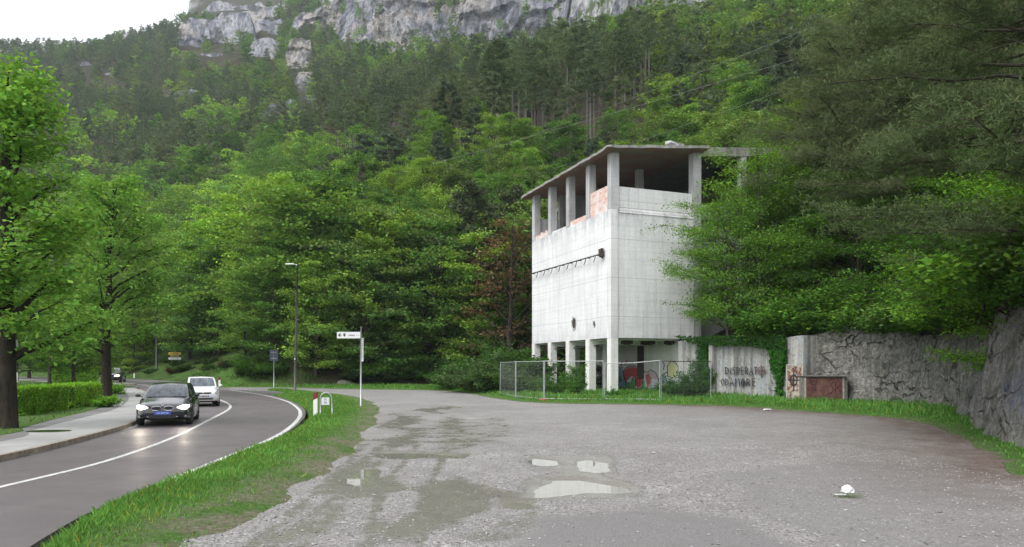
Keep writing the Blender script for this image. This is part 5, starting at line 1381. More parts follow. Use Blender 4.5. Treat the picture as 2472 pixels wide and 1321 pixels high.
for k in range(40):
    f = k / 39; px = 1880 + 670*f; Y = float(np.interp(px, [1650, 1900, 2000, 2100, 2230, 2330, 2472, 2560], [46.5, 38.5, 38, 36.5, 32, 24, 15.6, 12.5])) + rt.uniform(.9, 1.7)
    x = (px - CX) / FPX * Y; z = 3.05 + rt.uniform(-.2, .3)
    put("overhanging_shrub", "bush", k, (x, Y, z), rt.uniform(1.7, 2.9) * (1 if Y > 24 else .75), rt.uniform(0, 6), tuple(np.array([(.10, .23, .04), (.13, .28, .045), (.08, .19, .04), (.11, .20, .06)][k % 4])),
        "green shrub hanging over the top of the wall and rock face", "shrubs along the top of the wall", cat="shrub", part="foliage", wide=1.3)

# the freshest light green trees that stand out of the wood
for k, (px, Y, ytop, wd, col, lab) in enumerate(((660, 86, 432, 1.15, (.27, .46, .085), "tallest bright yellow-green tree in the wood left of the lamp post"), (535, 88, 500, 1.0, (.25, .46, .08), "bright lime green tree in the wood above the yellow direction boards"),
        (800, 80, 560, 1.1, (.18, .34, .085), "soft mid-green tree rising behind the arrow sign"), (1075, 78, 575, 1.1, (.20, .38, .08), "light green tree between the arrow sign and the brown tree"), (1005, 112, 440, .9, (.27, .48, .08), "small bright green tree high in the wood below the bare pine trunks"),
        (455, 92, 590, 1.1, (.21, .36, .10), "pale green tree in the wood right of the second maple"), (590, 76, 640, 1.1, (.20, .36, .085), "light green tree at the wood's edge behind the white car"), (700, 74, 660, 1.0, (.16, .33, .075), "green tree right behind the street lamp"), (950, 72, 640, 1.1, (.15, .31, .07), "green tree at the wood's edge right of the arrow sign"))):
    x = (px - CX) / FPX * Y; z = hz(x, Y) - .2; put("broadleaf_tree", "broad", k, (x, Y, z), EYE + (HY - ytop) / FPX * Y - z, k * 1.3, col, lab, wide=wd)
# bushes round the building and the fence
BU = [(1385, 948, 42.5, 1.9, .62, (.075, .20, .03), "leafy green bush between the pillars, behind the widest fence panel"), (1330, 955, 43.5, 1.3, .8, (.07, .17, .035), "sparse bush behind the fence at the building's first pillars"),
      (1650, 965, 39.5, 1.7, 1.0, (.045, .13, .03), "dense dark green bush behind the right fence panel"), (1693, 965, 40.2, 2.2, .5, (.04, .12, .025), "tall narrow dark bush against the wall end at the right fence post"),
      (1515, 960, 41.5, .45, 1.3, (.08, .24, .03), "low nettles in front of the red mural"), (1480, 960, 41, .6, .9, (.07, .2, .03), "low weeds at the foot of the corner pillar"), (1300, 960, 45, 1.1, .9, (.06, .13, .04), "greyish bush by the building's left end pillar"),
      (1215, 950, 47.5, 2.0, 1.4, (.075, .14, .05), "grey-green bush behind the leftmost fence panel"), (1165, 945, 50, 2.6, 1.4, (.085, .15, .065), "large grey-green bush left of the fence"), (1250, 950, 52, 3.2, 1.2, (.06, .14, .035), "tall bush left of the building behind the fence"),
      (1120, 940, 56, 2.4, 1.3, (.05, .12, .03), "dark bush at the wood's edge left of the fence"), (1195, 940, 57, 4.0, 1.2, (.05, .12, .03), "tall dark bush at the wood's edge beside the building"),
      (1440, 945, 55, 2.0, 1.3, (.04, .09, .03), "dark bush deep under the building")]
for k, (px, py, Y, h, wd, col, lab) in enumerate(BU):
    x = (px - CX) / FPX * Y; put("bush", "bush", k, (x, Y, 0.02), h, k*1.1, col, lab, cat="bush", part="foliage", wide=wd)
for k, (px, Y, h, key, col, lab) in enumerate(((1232, 63.5, 15.5, "bare", (.15, .095, .065), "brown half-bare tree touching the building's left edge"), (1195, 69, 14, "pine", (.075, .105, .055), "grey-green pine left of the building's roof"), (1268, 68, 11, "broad", (.10, .22, .04), "green tree behind the building's left pillars"),
                                              (1150, 70, 18, "pine", (.075, .105, .055), "large grey-green pine standing left of the building"), (1330, 72, 12, "broad", (.09, .2, .04), "green tree seen under the building between its pillars"), (1250, 75, 17, "pine", (.07, .1, .05), "big grey-green pine behind the building's left corner"))):
    x = (px - CX) / FPX * Y; put({"bare": "bare_tree", "pine": "pine_tree", "broad": "broadleaf_tree"}[key], key, k, (x, Y, hz(x, Y) - .2), h, k*1.7, col, lab, wide=1.15)
for k in range(24):
    px = 600 + k * 23 + rt.uniform(-8, 8)
    if 690 < px < 850: continue
    Y = 67.2 + rt.uniform(0, 1.6); x = (px - CX) / FPX * Y
    put("undergrowth_bush", "bush", k, (x, Y, hz(x, Y) - .1), rt.uniform(1.2, 2.6), k, tuple(np.array([(.05, .12, .03), (.07, .16, .03), (.05, .085, .035)][k % 3])), "dark low bush at the foot of the wooded slope behind the gravel lane", "low bushes at the foot of the slope", cat="bush", part="foliage", wide=1.3)
for k in range(16):
    px = 330 + k * 21 + rt.uniform(-12, 12); d = rt.uniform(2.5, 9)
    pt = hit(px, rt.uniform(865, 905), 60, 160)
    if pt is None: continue
    put("bank_shrub", "lowbush", k, tuple(pt - [0, 0, .1]), rt.uniform(.5, 1.1), k, [(.06, .12, .03), (.10, .085, .05), (.05, .10, .03)][k % 3], "low scrubby shrub on the grassy bank behind the far road", "scrubby shrubs on the grassy bank", cat="shrub", part="foliage", wide=1.5)

def ivy(pts_px, P0, dr, nn, n, leaf, col, lab, seed, thick=.18):
    rg = np.random.default_rng(seed); pl = np.array(pts_px, float); lo, hi = pl.min(0), pl.max(0)
    Q = rg.uniform(lo - 3, hi + 3, (n*3, 2)); e = edge_dist(Q, pl); sg = np.where(poly_in(Q, pl), e, -e) + 5*fbm(Q[:, 0]/9, Q[:, 1]/9, seed, 3); Q = Q[sg > 0][:n]
    P = np.array([plane_pt(a, b, P0, dr) for a, b in Q]) + nn * (.05 + rg.random((len(Q), 1)) * thick)
    N = nn + rg.normal(0, .5, P.shape) + [0, 0, .4]; N /= np.linalg.norm(N, axis=1)[:, None]; sz = leaf * rg.uniform(.6, 1.3, len(P)); V, F = diamonds(P, N, sz, sz*.8, rg, None)
    t = rg.uniform(.6, 1.3, len(P)); base = P[:, :].mean(0); base[2] = P[:, 2].min(); g = Geo(); g.add(V - base, F, np.stack([t, t, t], 1))
    return link("ivy", g.mesh("ivy", LEAF), None, label=lab, cat="ivy", loc=tuple(base), color=col)
ivy([(1862, 815), (1900, 815), (1903, 860), (1897, 905), (1893, 940), (1899, 968), (1886, 968), (1884, 935), (1876, 905), (1868, 870)], W0, dW, nW, 4200, .11, (.055, .17, .03), "curtain of dark green ivy hanging between the sprayed words and the metal door", 5, .3)
ivy([(1688, 825), (1712, 822), (1716, 880), (1713, 965), (1700, 965), (1692, 900)], W0, dW, nW, 2600, .11, (.05, .15, .03), "ivy climbing the wall end beside the right fence post", 6, .25)
ivy([(1640, 812), (1900, 812), (1900, 834), (1860, 842), (1800, 832), (1740, 836), (1680, 830)], W0, dW, nW, 3000, .12, (.05, .13, .03), "fringe of green creepers along the top of the sprayed wall", 7, .4)

# ------------------------------------------------------------------ grass
def blades(P, z, hgt, wid, rg, col):
    n = len(P); a = rg.uniform(0, 6.283, n); lean = rg.normal(0, .35, (n, 2)) * hgt[:, None]
    dx, dy = np.cos(a) * wid / 2, np.sin(a) * wid / 2
    b = np.column_stack([P, z])
    V = np.stack([b + np.column_stack([-dx, -dy, 0*dx]), b + np.column_stack([dx, dy, 0*dx]), b + np.column_stack([dx*.6 + lean[:, 0]*.4, dy*.6 + lean[:, 1]*.4, hgt*.6]), b + np.column_stack([lean[:, 0], lean[:, 1], hgt])], 1).reshape(-1, 3)
    return V, np.arange(4*n).reshape(n, 4)
def grass(name, poly, n, hfun, wfun, zf, keep, col, lab, seed, dens=None):
    rg = np.random.default_rng(seed); poly = np.asarray(poly); lo = np.maximum(poly.min(0), [-70, 3.5]); hi = np.minimum(poly.max(0), [40, 75])
    P = rg.uniform(lo, hi, (n*6, 2)); P = P[poly_in(P, poly)]
    fr = np.abs(P[:, 0]) < .74 * P[:, 1] + .8; P = P[fr]
    dist = np.hypot(P[:, 0], P[:, 1]); P = P[rg.random(len(P)) < np.minimum(1, (9.0 / np.maximum(dist, 6))**1.15)]
    k = keep(P); P = P[rg.random(len(P)) < k][:n]; dist = np.hypot(P[:, 0], P[:, 1])
    h = hfun(P) * rg.uniform(.5, 1.35, len(P)); wd = wfun(dist)
    V, F = blades(P, zf(P) - .01, h, wd, rg, None)
    t = rg.uniform(.65, 1.3, len(P)) * (1 + .35*fbm(P[:, 0]*1.1, P[:, 1]*1.1, 4, 4)); yel = rg.random(len(P)) < .10
    c = np.stack([t*col[0]*np.where(yel, 2.2, 1), t*col[1]*np.where(yel, 1.1, 1), t*col[2]], 1)
    g = Geo(); g.add(V, F, c); print(name, len(P))
    return g.build(name, BLADE, None, kind='stuff', label=lab, cat="grass")
def keep_v(P):
    dr = edge_dist(P, verge_R, False) + .5*fbm(P[:, 0]*1.2, P[:, 1]*1.2, 2, 4)
    return .10 + .90 * ss(dr + .5*fbm(P[:, 0]*3, P[:, 1]*3, 6, 3), .1, 1.5)
def h_v(P):
    dl = edge_dist(P, VL, False); return (.02 + .035 * ss(edge_dist(P, verge_R, False), .3, 1.6)) + .045 * (1 - ss(dl, .1, .9)) + .03 * vnoise(P[:, 0], P[:, 1])
grass("verge_grass", verge_poly, 150000, h_v, lambda d: .007 + .0009*d, lambda P: zverge(P[:, 0], P[:, 1]), keep_v, (.13, .29, .065), "bright green grass on the verge between the road and the gravel lot", 31)
def h_s(P):
    d = edge_dist(P, LB, False); return .06 + .16 * ss(d, .2, 1.6) * (.4 + vnoise(P[:, 0]*.9, P[:, 1]*.9))
grass("strip_grass", strip, 120000, h_s, lambda d: .012 + .0010*d, lambda P: zstrip(P[:, 0], P[:, 1]), lambda P: .25 + .75*ss(edge_dist(P, LB, False), .05, .5), (.115, .27, .06), "green grass and weeds along the back and right edge of the lot", 32)
grass("bank_grass", [(-70, 62), (-18, 62), (-18, 80), (-70, 110)], 30000, lambda P: np.full(len(P), .28), lambda d: .03 + .0006*d, lambda P: H(P[:, 0], P[:, 1]), lambda P: (foot_dist(P[:, 0], P[:, 1]) > .4) * ss(fbm(P[:, 0]*.3, P[:, 1]*.3, 1, 3), -.2, .2), (.07, .18, .035), "rough grass on the bank behind the far road", 33) if True else None
grass("lawn_grass", lawn_poly, 26000, lambda P: np.full(len(P), .10), lambda d: .012 + .0010*d, lambda P: zlawn(P[:, 0], P[:, 1]), lambda P: np.ones(len(P)), (.08, .21, .035), "short grass on the lawn behind the hedge", 34)

# loose stones on the near gravel
def stones():
    rg = np.random.default_rng(77); n = 15000
    P = np.stack([rg.uniform(-3.6, 7.5, n*3), 6.2 + 9.5 * rg.random(n*3)**1.6], 1); P = P[poly_in(P, lot_poly)]
    wv, tv = a_wet(P), a_tar(P); P = P[(rg.random(len(P)) < np.clip(1.0 - tv*.9, 0.05, 1)) & (rg.random(len(P)) < np.where(wv > .6, .12, 1))][:n]
    k = len(P); r = rg.lognormal(math.log(.008), .38, k); z = zgrav(P[:, 0], P[:, 1])
    o = np.array([(1,0,0),(0,1,0),(-1,0,0),(0,-1,0),(0,0,1),(0,0,-1)], float)
    S = o[None] * rg.uniform(.6, 1.3, (k, 6, 1)) * r[:, None, None] * np.array([1.2, 1, .65]); a = rg.uniform(0, 6.28, k)
    X = S[..., 0]*np.cos(a)[:, None] - S[..., 1]*np.sin(a)[:, None]; Y = S[..., 0]*np.sin(a)[:, None] + S[..., 1]*np.cos(a)[:, None]
    V = np.stack([X + P[:, 0:1], Y + P[:, 1:2], S[..., 2] + z[:, None] + r[:, None]*.3], -1).reshape(-1, 3)
    f = np.array([(0,1,4),(1,2,4),(2,3,4),(3,0,4),(1,0,5),(2,1,5),(3,2,5),(0,3,5)]); F = (np.arange(k)[:, None, None]*6 + f[None]).reshape(-1, 3)
    c = rg.uniform(.12, .42, (k, 1)) * np.array([1, .98, .96]); g = Geo(); g.add(V, F, np.repeat(c, 8, 0))
    t = NT("loose_stone"); M = t.bsdf(t.attr("Col", 'Color'), .7, 0, None, .4)
    g.build("loose_gravel", M, None, kind='stuff', label="loose grey gravel stones scattered over the near part of the lot", cat="gravel")
stones()
# ------------------------------------------------------------------ cars
def m_paint(name, col, rough=.25, metal=0.0, coat=1.0):
    t = NT(name); p = t.pos(); n = t.noise(p, 3, 4)
    return t.bsdf(t.mix(tuple(x*.93 for x in col), col, n), rough, metal, None, .5, coat=coat)
def m_emit(name, col, s):
    t = NT(name); return t.bsdf((.9, .9, .9), .3, 0, None, .5, emit=col, es=s)
t = NT("car_glass"); n_ = t.noise(t.pos((1, 3, 3)), 1.8, 3)
GLASS = t.bsdf(t.mix((.025, .032, .04), (.10, .125, .15), t.ramp(n_, [(.4, 0.0), (.65, 1.0)])), .03, 0, None, .9)
TYRE = simple("tyre_rubber", (.018, .018, .018), .85, var=.3); RIM = simple("alloy_rim", (.38, .38, .39), .35, .7)
CHROME = simple("chrome_trim", (.7, .7, .72), .18, .9); BLKTRIM = simple("black_trim", (.012, .012, .013), .45)
HEADL = m_emit("lit_headlight", (1.0, .88, .74), 4.5); CLEARL = simple("clear_lamp_glass", (.5, .52, .55), .12, .4)
UNDER = simple("car_underside", (.012, .012, .012), .9)
def car(name, label, cat, loc, heading, L, Wd, Ht, paint, spec):
    """x forward (nose at +L/2), y left, z up"""
    o = thing(name, label, cat, loc, heading, local=True)
    hw = Wd / 2; wr = spec['wr']; ax = (L/2 - spec['fo'], -L/2 + spec['ro'])
    n1 = 44; xs = np.unique(np.concatenate([np.linspace(-L/2, L/2, n1), [L/2-.02, L/2-.06, L/2-.12, -L/2+.04, -L/2+.1]] + [a + np.array([-1.16, -1.1, -.9, -.6, -.3, 0, .3, .6, .9, 1.1, 1.16])*wr for a in ax]))
    hood, cowl, belt = spec['hood'], spec['cowl'], spec['belt']       # heights: nose top, windscreen base, side belt
    xc = L/2 - spec['hoodlen']
    def top(x): return np.interp(x, [-L/2, -L/2+.1, -L/2+.45, xc - .1, xc, xc + .35, L/2 - .45, L/2 - .15, L/2], [belt-.10, belt, belt+.02, cowl, cowl, cowl-.035, hood+.05, hood-.03, hood-.16])
    def wid(x):
        f = (x + L/2) / L
        return hw * np.interp(f, [0, .02, .07, .25, .5, .78, .90, .955, .985, 1], [.84, .91, .965, .99, 1, .99, .955, .90, .83, .76])
    def bot(x):
        z = spec['clear'] + .02 + .10 * ss(abs(x), L/2 - .5, L/2)
        for a in ax:
            if abs(x - a) < wr * 1.15: z = max(z, wr * .98 + math.sqrt(max(0, (wr*1.15)**2 - (x - a)**2)) * 1.0 - .0)
        return z
    rows = []
    for x in xs:
        w, zt, zb = wid(x), top(x), bot(x); sh = min(belt - .02, zt - .04) if x < xc else max(zt - .13, .5)
        mid = (zb + sh) / 2; zb2 = min(zb, sh - .02)
        half = [(w*.90, zb2 - .0), (w*.985, zb2 + .02), (w*1.0, max(mid, zb2+.03)), (w*.985, max(sh - .09, zb2 + .04)), (w*.93, sh + .0), (w*.80, zt - .012), (w*.5, zt + .018), (0, zt + .028)]
        rows.append([(x, y, z) for y, z in half] + [(x, -y, z) for y, z in half[-2::-1]])
    V = np.array(rows); m = V.shape[1]; n = len(xs); i = (np.arange(n-1)[:, None]*m + np.arange(m-1)).ravel()
    g = Geo(); g.add(V.reshape(-1, 3), np.stack([i, i+1, i+m+1, i+m], 1)[:, ::-1]); g.f.append(np.arange(m)[None, ::-1] + (n-1)*m); g.f.append(np.arange(m)[None, :])
    for _ in range(2): g.c.append(np.ones((1, 3))); g.m.append(np.zeros(1, int))
    # greenhouse
    A, B, D, E = spec['gh']                        # windscreen base, roof front, roof rear, rear base (x)
    wb, wt = hw * .90, hw * spec.get('rt', .70)
    gx = [A, A - (A-B)*.5, B, B - .25, (B+D)/2, D + .1, D, (D+E)/2, E]
    gz = [cowl - .02, (cowl + Ht)/2 + .035, Ht - .055, Ht - .012, Ht, Ht - .02, Ht - .05, (Ht + belt)/2 + .06, belt - .02]
    gwb = [wb*.94, wb*.98, wb, wb, wb, wb*.99, wb*.98, wb*.95, wb*.9]; rows = []
    for x, z, w_ in zip(gx, gz, gwb):
        f = np.clip((z - cowl) / (Ht - cowl), 0, 1); wtp = w_ + (wt - w_) * f
        rows.append([(x, w_, belt - .04), (x, wtp, max(z - .03, belt - .035)), (x, wtp*.93, max(z, belt - .03)), (x, 0, max(z + .022*f, belt - .028)), (x, -wtp*.93, max(z, belt - .03)), (x, -wtp, max(z - .03, belt - .035)), (x, -w_, belt - .04)])
    GV = np.array(rows); m2 = 7; n2 = len(gx); i = (np.arange(n2-1)[:, None]*m2 + np.arange(m2-1)).ravel()
    g.add(GV.reshape(-1, 3), np.stack([i, i+1, i+m2+1, i+m2], 1))
    g.build("body", paint, o, True)
    # underside and wheel wells
    g = Geo(); g.box(0, 0, spec['clear'] + .14, L - .5, Wd*.80, .2); g.box(L/2 - .25, 0, .38, .28, Wd*.70, .22); g.build("underbody", UNDER, o)
    # glass: panels that follow the pillars, 6 mm proud
    def ghpt(x, side, f):      # f 0 belt, 1 roof edge
        w0 = np.interp(-x, [-q for q in gx], gwb); z1 = np.interp(-x, [-q for q in gx], gz); ff = np.clip((z1-cowl)/(Ht-cowl), 0, 1); w1 = w0 + (wt-w0)*ff
        zt = z1 - .035; z0 = belt - .02
        return np.array([x, side*(w0 + (w1-w0)*f + .008), z0 + (zt - z0)*f])
    def scr(x0, x1, inset, name_, off):
        P = []
        for k in range(6):
            x = x0 + (x1 - x0)*k/5; z = np.interp(-x, [-q for q in gx], gz); w0 = np.interp(-x, [-q for q in gx], gwb); f = np.clip((z-cowl)/(Ht-cowl), 0, 1); w_ = w0 + (wt-w0)*f
            for q in (-1, -.5, 0, .5, 1): P.append((x + off, q*(w_*.93 - inset), z + .022*f*(1-abs(q)) + .012))
        i = (np.arange(5)[:, None]*5 + np.arange(4)).ravel(); g = Geo(); g.add(P, np.stack([i, i+1, i+6, i+5], 1)[:, ::(1 if off > 0 else -1)]); g.build(name_, GLASS, o, True)
    scr(A - .05, B + .04, .05, "windshield", .008); scr(E + .06, D - .04, .06, "rear_window", -.008)
    for s in (1, -1):
        cuts = [A - .38, (B + D)/2 + .12, (B+D)/2 + .04, D + .02]
        for a_, b_ in ((0, 1), (2, 3)):
            x0, x1 = cuts[a_], cuts[b_]; P = []
            for k in range(5):
                x = x0 + (x1 - x0)*k/4
                for f in (.06, .5, .93): P.append(ghpt(x, s, f if x < B + .02 else min(f, .93)))
            i = (np.arange(4)[:, None]*3 + np.arange(2)).ravel(); g = Geo(); g.add(P, np.stack([i, i+1, i+4, i+3], 1)[:, ::s]); g.build("side_window", GLASS, o, True)
        # mirror
        g = Geo(); mx = A - .30; mz = belt + .07; my = s*(hw + .075)
        for k, (a_, c_) in enumerate(((.02, .3), (.075, .8), (.09, 1), (.07, .9), (.02, .4))):
            pass
        th = np.linspace(0, math.pi, 6); ph = np.arange(8)*math.pi/4
        P = [(mx + .07*math.cos(t_), my + .10*math.sin(t_)*math.cos(p_), mz + .065*math.sin(t_)*math.sin(p_)) for t_ in th for p_ in ph]
        i = np.arange(5)[:, None]*8; j = np.arange(8)[None]; F = np.stack([i+j, i+(j+1) % 8, i+8+(j+1) % 8, i+8+j], -1).reshape(-1, 4); g.add(P, F[:, ::-1])
        g.tube([(mx, s*(hw*.9), belt), (mx, my, mz - .02)], .022, 5); g.build("mirror", spec.get('mirror', paint), o, True)
        # door seams
        g = Geo()
        for x in (A - .22, (B+D)/2 + .08, D - .05): g.tube([(x, s*(wid(x)*.992), belt - .08), (x, s*(wid(x)*1.002), (belt + spec['clear'])/2 + .05), (x + .02, s*(wid(x)*.988), spec['clear'] + .12)], .006, 4)
        g.build("door_seam", BLKTRIM, o)
        g = Geo(); x = (B+D)/2 + .35; g.box(x, s*(wid(x)*.985+.02), belt - .12, .18, .03, .03, mat=0); g.build("door_handle", spec.get('mirror', paint), o)
    # wheels
    for a in ax:
        for s in (1, -1):
            g = Geo(); tw = .20; prof = [(-tw/2, wr*.70), (-tw/2, wr*.93), (-tw/2+.03, wr), (tw/2-.03, wr), (tw/2, wr*.93), (tw/2, wr*.70)]
            K = 24; P = [(a + r*math.cos(q*2*math.pi/K), s*(hw - tw/2 - .015) + y*s, wr + r*math.sin(q*2*math.pi/K)) for y, r in prof for q in range(K)]
            i = np.arange(5)[:, None]*K; j = np.arange(K)[None]; F = np.stack([i+j, i+(j+1) % K, i+K+(j+1) % K, i+K+j], -1).reshape(-1, 4); g.add(P, F[:, ::-s] if s == 1 else F)
            wh = g.build("wheel", TYRE, o, True)
            g = Geo(); yo = s*(hw - .045)
            P = [(a + r*math.cos(q*2*math.pi/K), yo - s*d, wr + r*math.sin(q*2*math.pi/K)) for r, d in ((wr*.71, 0), (wr*.64, .03)) for q in range(K)]
            j = np.arange(K); g.add(P, np.stack([j, (j+1) % K, K + (j+1) % K, K + j], 1))
            for q in range(5):
                an = q*2*math.pi/5 + .3; g.tube([(a, yo - s*.02, wr), (a + wr*.66*math.cos(an), yo - s*.01, wr + wr*.66*math.sin(an))], .034, 4)
            g.tube([(a, yo - s*.04, wr), (a, yo, wr)], .05, 8); r_ = g.build("rim", RIM, None, False); r_.parent = wh
            g = Geo(); P = [(a + wr*.70*math.cos(q*2*math.pi/K), yo - s*.07, wr + wr*.70*math.sin(q*2*math.pi/K)) for q in range(K)]; g.add(P, [tuple(range(K))]); r_ = g.build("brake_disc", BLKTRIM, None); r_.parent = wh
    # fascia
    xf = L/2
    def nose(y): return L/2 - .0 - np.interp(abs(y)/hw, [0, .6, .76, .83, .90, .955, 1], [0, .012, .02, .07, .19, .42, .9])
    def panel(pts, nm, mat, th=.02, parent=None):
        P = [(nose(y) + .012, y, z) for y, z in pts]; Q = [(nose(y) - .05, y, z) for y, z in pts]; k = len(pts); g = Geo()
        area = sum(pts[i][0]*pts[(i+1) % k][1] - pts[(i+1) % k][0]*pts[i][1] for i in range(k))
        g.add(P, [tuple(range(k)) if area > 0 else tuple(range(k))[::-1]]); g.add(P + Q, [(i, (i+1) % k, (i+1) % k + k, i + k) for i in range(k)])
        ob = g.build(nm, mat, parent or o)
        return ob
    spec['front'](o, panel, nose, hw)
    return o
def mirr(pts): return [(-y, z) for y, z in pts][::-1]
def ell(cy, cz, ry, rz, n=14): return [(cy + ry*math.cos(a*2*math.pi/n), cz + rz*math.sin(a*2*math.pi/n)) for a in range(n)]
def ring(nose, cy, cz, ry, rz, tube_r, off=.02, n=16): 
    P = [(nose(cy + ry*math.cos(a*2*math.pi/n)) + off, cy + ry*math.cos(a*2*math.pi/n), cz + rz*math.sin(a*2*math.pi/n)) for a in range(n+1)]
    g = Geo(); g.tube(P, tube_r, 5, caps=False); return g
def lamp_light(o, x, y, z, power, name="headlight_beam"):
    l = bpy.data.lights.new(name, 'SPOT'); l.energy = power; l.spot_size = R(95); l.spot_blend = .8; l.shadow_soft_size = .08; l.color = (1, .86, .68)
    lo = bpy.data.objects.new(name, l); COL.objects.link(lo); lo.parent = o; lo.location = (x + .10, y, z)
    lo.rotation_euler = Vector((-1, 0, .14)).to_track_quat('Z', 'Y').to_euler()
PLATE = simple("white_plate", (.68, .68, .7), .4, 0, .05); PBLUE = simple("blue_plate", (.05, .11, .55), .4, 0, .1); PLTXT = simple("plate_digits", (.04, .04, .05), .5, 0, .1)
PBL2 = simple("plate_digits_pale", (.42, .48, .72), .4)
def plate(panel, nose, o, z, dark_ends=False, blue=False, w_=.26):
    p_ = panel([(-w_, z-.055), (w_, z-.055), (w_, z+.055), (-w_, z+.055)], "licence_plate", PBLUE if blue else PLATE)
    g = Geo()
    ch = PBL2 if blue else PLTXT
    for k, q in enumerate((-.155, -.10, -.035, .01, .055, .115, .165)):
        g.box(nose(q) + .014, q, z + (.004 if k % 2 else -.002), .006, .032, .062 if k % 3 else .054)
    r_ = g.build("plate_digits", ch, None); r_.parent = p_
    if not blue:
        for s in (-1, 1):
            g = Geo(); g.box(nose(.235) + .013, s*.235, z, .006, .045, .108); r_ = g.build("plate_band", PBLUE, None); r_.parent = p_
def front_hatch(o, panel, nose, hw):
    # dark hatchback: twin rounded grilles, lit headlamps, wide lower intake
    for s in (1, -1):
        pts = [(.045, .60), (.07, .55), (.16, .525), (.30, .54), (.335, .60), (.315, .655), (.20, .675), (.07, .665)]
        pts = pts if s == 1 else mirr(pts); gr = panel(pts, "grille", BLKTRIM)
        P = [(nose(y) + .018, y, z) for y, z in pts] + [(nose(pts[0][0]) + .018, *pts[0])]; g = Geo(); g.tube(P, .013, 5, caps=False); c = g.build("grille_surround", CHROME, None); c.parent = gr
        hl = [(.44, .635), (.56, .575), (.74, .565), (.80, .62), (.82, .70), (.72, .725), (.58, .695)]
        h_ = panel(hl if s == 1 else mirr(hl), "headlight", HEADL if True else CLEARL)
        fg = panel(ell(s*.70, .335, .05, .035, 10), "fog_light", CLEARL)
        pts = [(.42, .31), (.66, .325), (.66, .345), (.42, .33)]; panel(pts if s == 1 else mirr(pts), "lower_trim", CHROME)
        lamp_light(o, nose(.7), s*.68, .64, 13)
    panel([(-.40, .26), (.40, .26), (.46, .40), (-.46, .40)], "lower_intake", BLKTRIM)
    plate(panel, nose, o, .445, blue=True)
    bd = panel(ell(0, .735, .040, .036, 12), "badge", simple("badge_blue", (.10, .28, .62), .3)); g = ring(nose, 0, .735, .042, .038, .007, .016); c = g.build("badge_ring", CHROME, None); c.parent = bd
    g = Geo(); 
    for sy, sz in ((1, 1), (-1, -1)): g.add([(nose(0) + .0135, 0, .735), (nose(0) + .0135, .033*sy, .735), (nose(0) + .0135, .023*sy, .735 + .022*sz), (nose(0) + .0135, 0, .735 + .032*sz)], [(0,1,2,3)])
    c = g.build("badge_quarters", PLATE, None); c.parent = bd
def front_small(o, panel, nose, hw):
    pts = [(-.40, .70), (-.34, .645), (.34, .645), (.40, .70), (.38, .735), (-.38, .735)]; panel(pts, "grille", BLKTRIM)
    bd = panel(ell(0, .685, .055, .045, 12), "badge", CHROME)
    g = Geo(); g.tube([(nose(0) + .02, .028, .705), (nose(0) + .02, -.02, .702), (nose(0) + .02, .022, .682), (nose(0) + .02, -.022, .668), (nose(0)+.02, .01, .66)], .008, 4); c = g.build("badge_letter", CHROME, None); c.parent = bd
    plate(panel, nose, o, .535)
    panel([(-.44, .355), (.44, .355), (.48, .44), (-.48, .45)], "lower_intake", BLKTRIM)
    for s in (1, -1):
        f_ = [(.56, .34), (.68, .35), (.72, .46), (.64, .45)]; q = panel(f_ if s == 1 else mirr(f_), "fog_light_recess", BLKTRIM)
        c = panel(ell(s*.655, .40, .035, .035, 10), "fog_light", CLEARL)
        for v in c.data.vertices: v.co.x += .006
        hl = [(.52, .665), (.66, .635), (.72, .70), (.755, .85), (.70, .87), (.60, .77)]; panel(hl if s == 1 else mirr(hl), "headlight", CLEARL)
    g = Geo(); g.tube([(-.1, 0, 1.50), (-.25, 0, 1.68)], .006, 4); g.build("aerial", BLKTRIM, o)
    for s in (1, -1):
        pass
def front_saloon(o, panel, nose, hw):
    pts = [(-.30, .42), (.30, .42), (.36, .55), (.34, .74), (-.34, .74), (-.36, .55)]; gr = panel(pts, "grille", BLKTRIM)
    P = [(nose(y) + .018, y, z) for y, z in pts + pts[:1]]; g = Geo(); g.tube(P, .014, 5, caps=False); c = g.build("grille_surround", CHROME, None); c.parent = gr
    for k in range(4): g = ring(nose, -.105 + .07*k, .68, .045, .045, .007, .024, 12); c = g.build("badge_ring", CHROME, None); c.parent = gr
    plate(panel, nose, o, .50)
    for s in (1, -1):
        hl = [(.42, .60), (.62, .58), (.80, .62), (.84, .70), (.70, .73), (.46, .70)]; panel(hl if s == 1 else mirr(hl), "headlight", HEADL if s == 1 else CLEARL)
        lo_ = [(.44, .30), (.72, .31), (.74, .40), (.44, .40)]; panel(lo_ if s == 1 else mirr(lo_), "lower_intake", BLKTRIM)
    lamp_light(o, nose(.7), .66, .66, 30)
def place_car(px, py):
    x, y = G(px, py, zroad); return (x, y, float(zroad(x, y)) + .004)
DARKP = m_paint("dark_blue_black_paint", (.012, .014, .022), .22); WHITEC = m_paint("white_car_paint", (.74, .74, .74), .3); GREYC = m_paint("dark_grey_paint", (.05, .055, .07), .25, .3)
x, y, z = place_car(398, 1026)
hd = math.atan2(-.95, .33)
c_ = Vector((x, y, z)) - Vector((math.cos(hd), math.sin(hd), 0)) * 1.5
car("parked_car" if False else "dark_hatchback", "dark hatchback with lit headlights and a blue plate driving towards the camera in the bend", "car", tuple(c_), hd, 4.32, 1.77, 1.42, DARKP,
    dict(wr=.32, fo=.80, ro=.83, hood=.74, cowl=.93, belt=.93, hoodlen=1.25, clear=.17, gh=(.98, .20, -1.45, -2.0), rt=.68, front=front_hatch))
x, y, z = place_car(489, 981)
hd = math.atan2(-.90, .44)
c_ = Vector((x, y, z)) - Vector((math.cos(hd), math.sin(hd), 0)) * 1.35
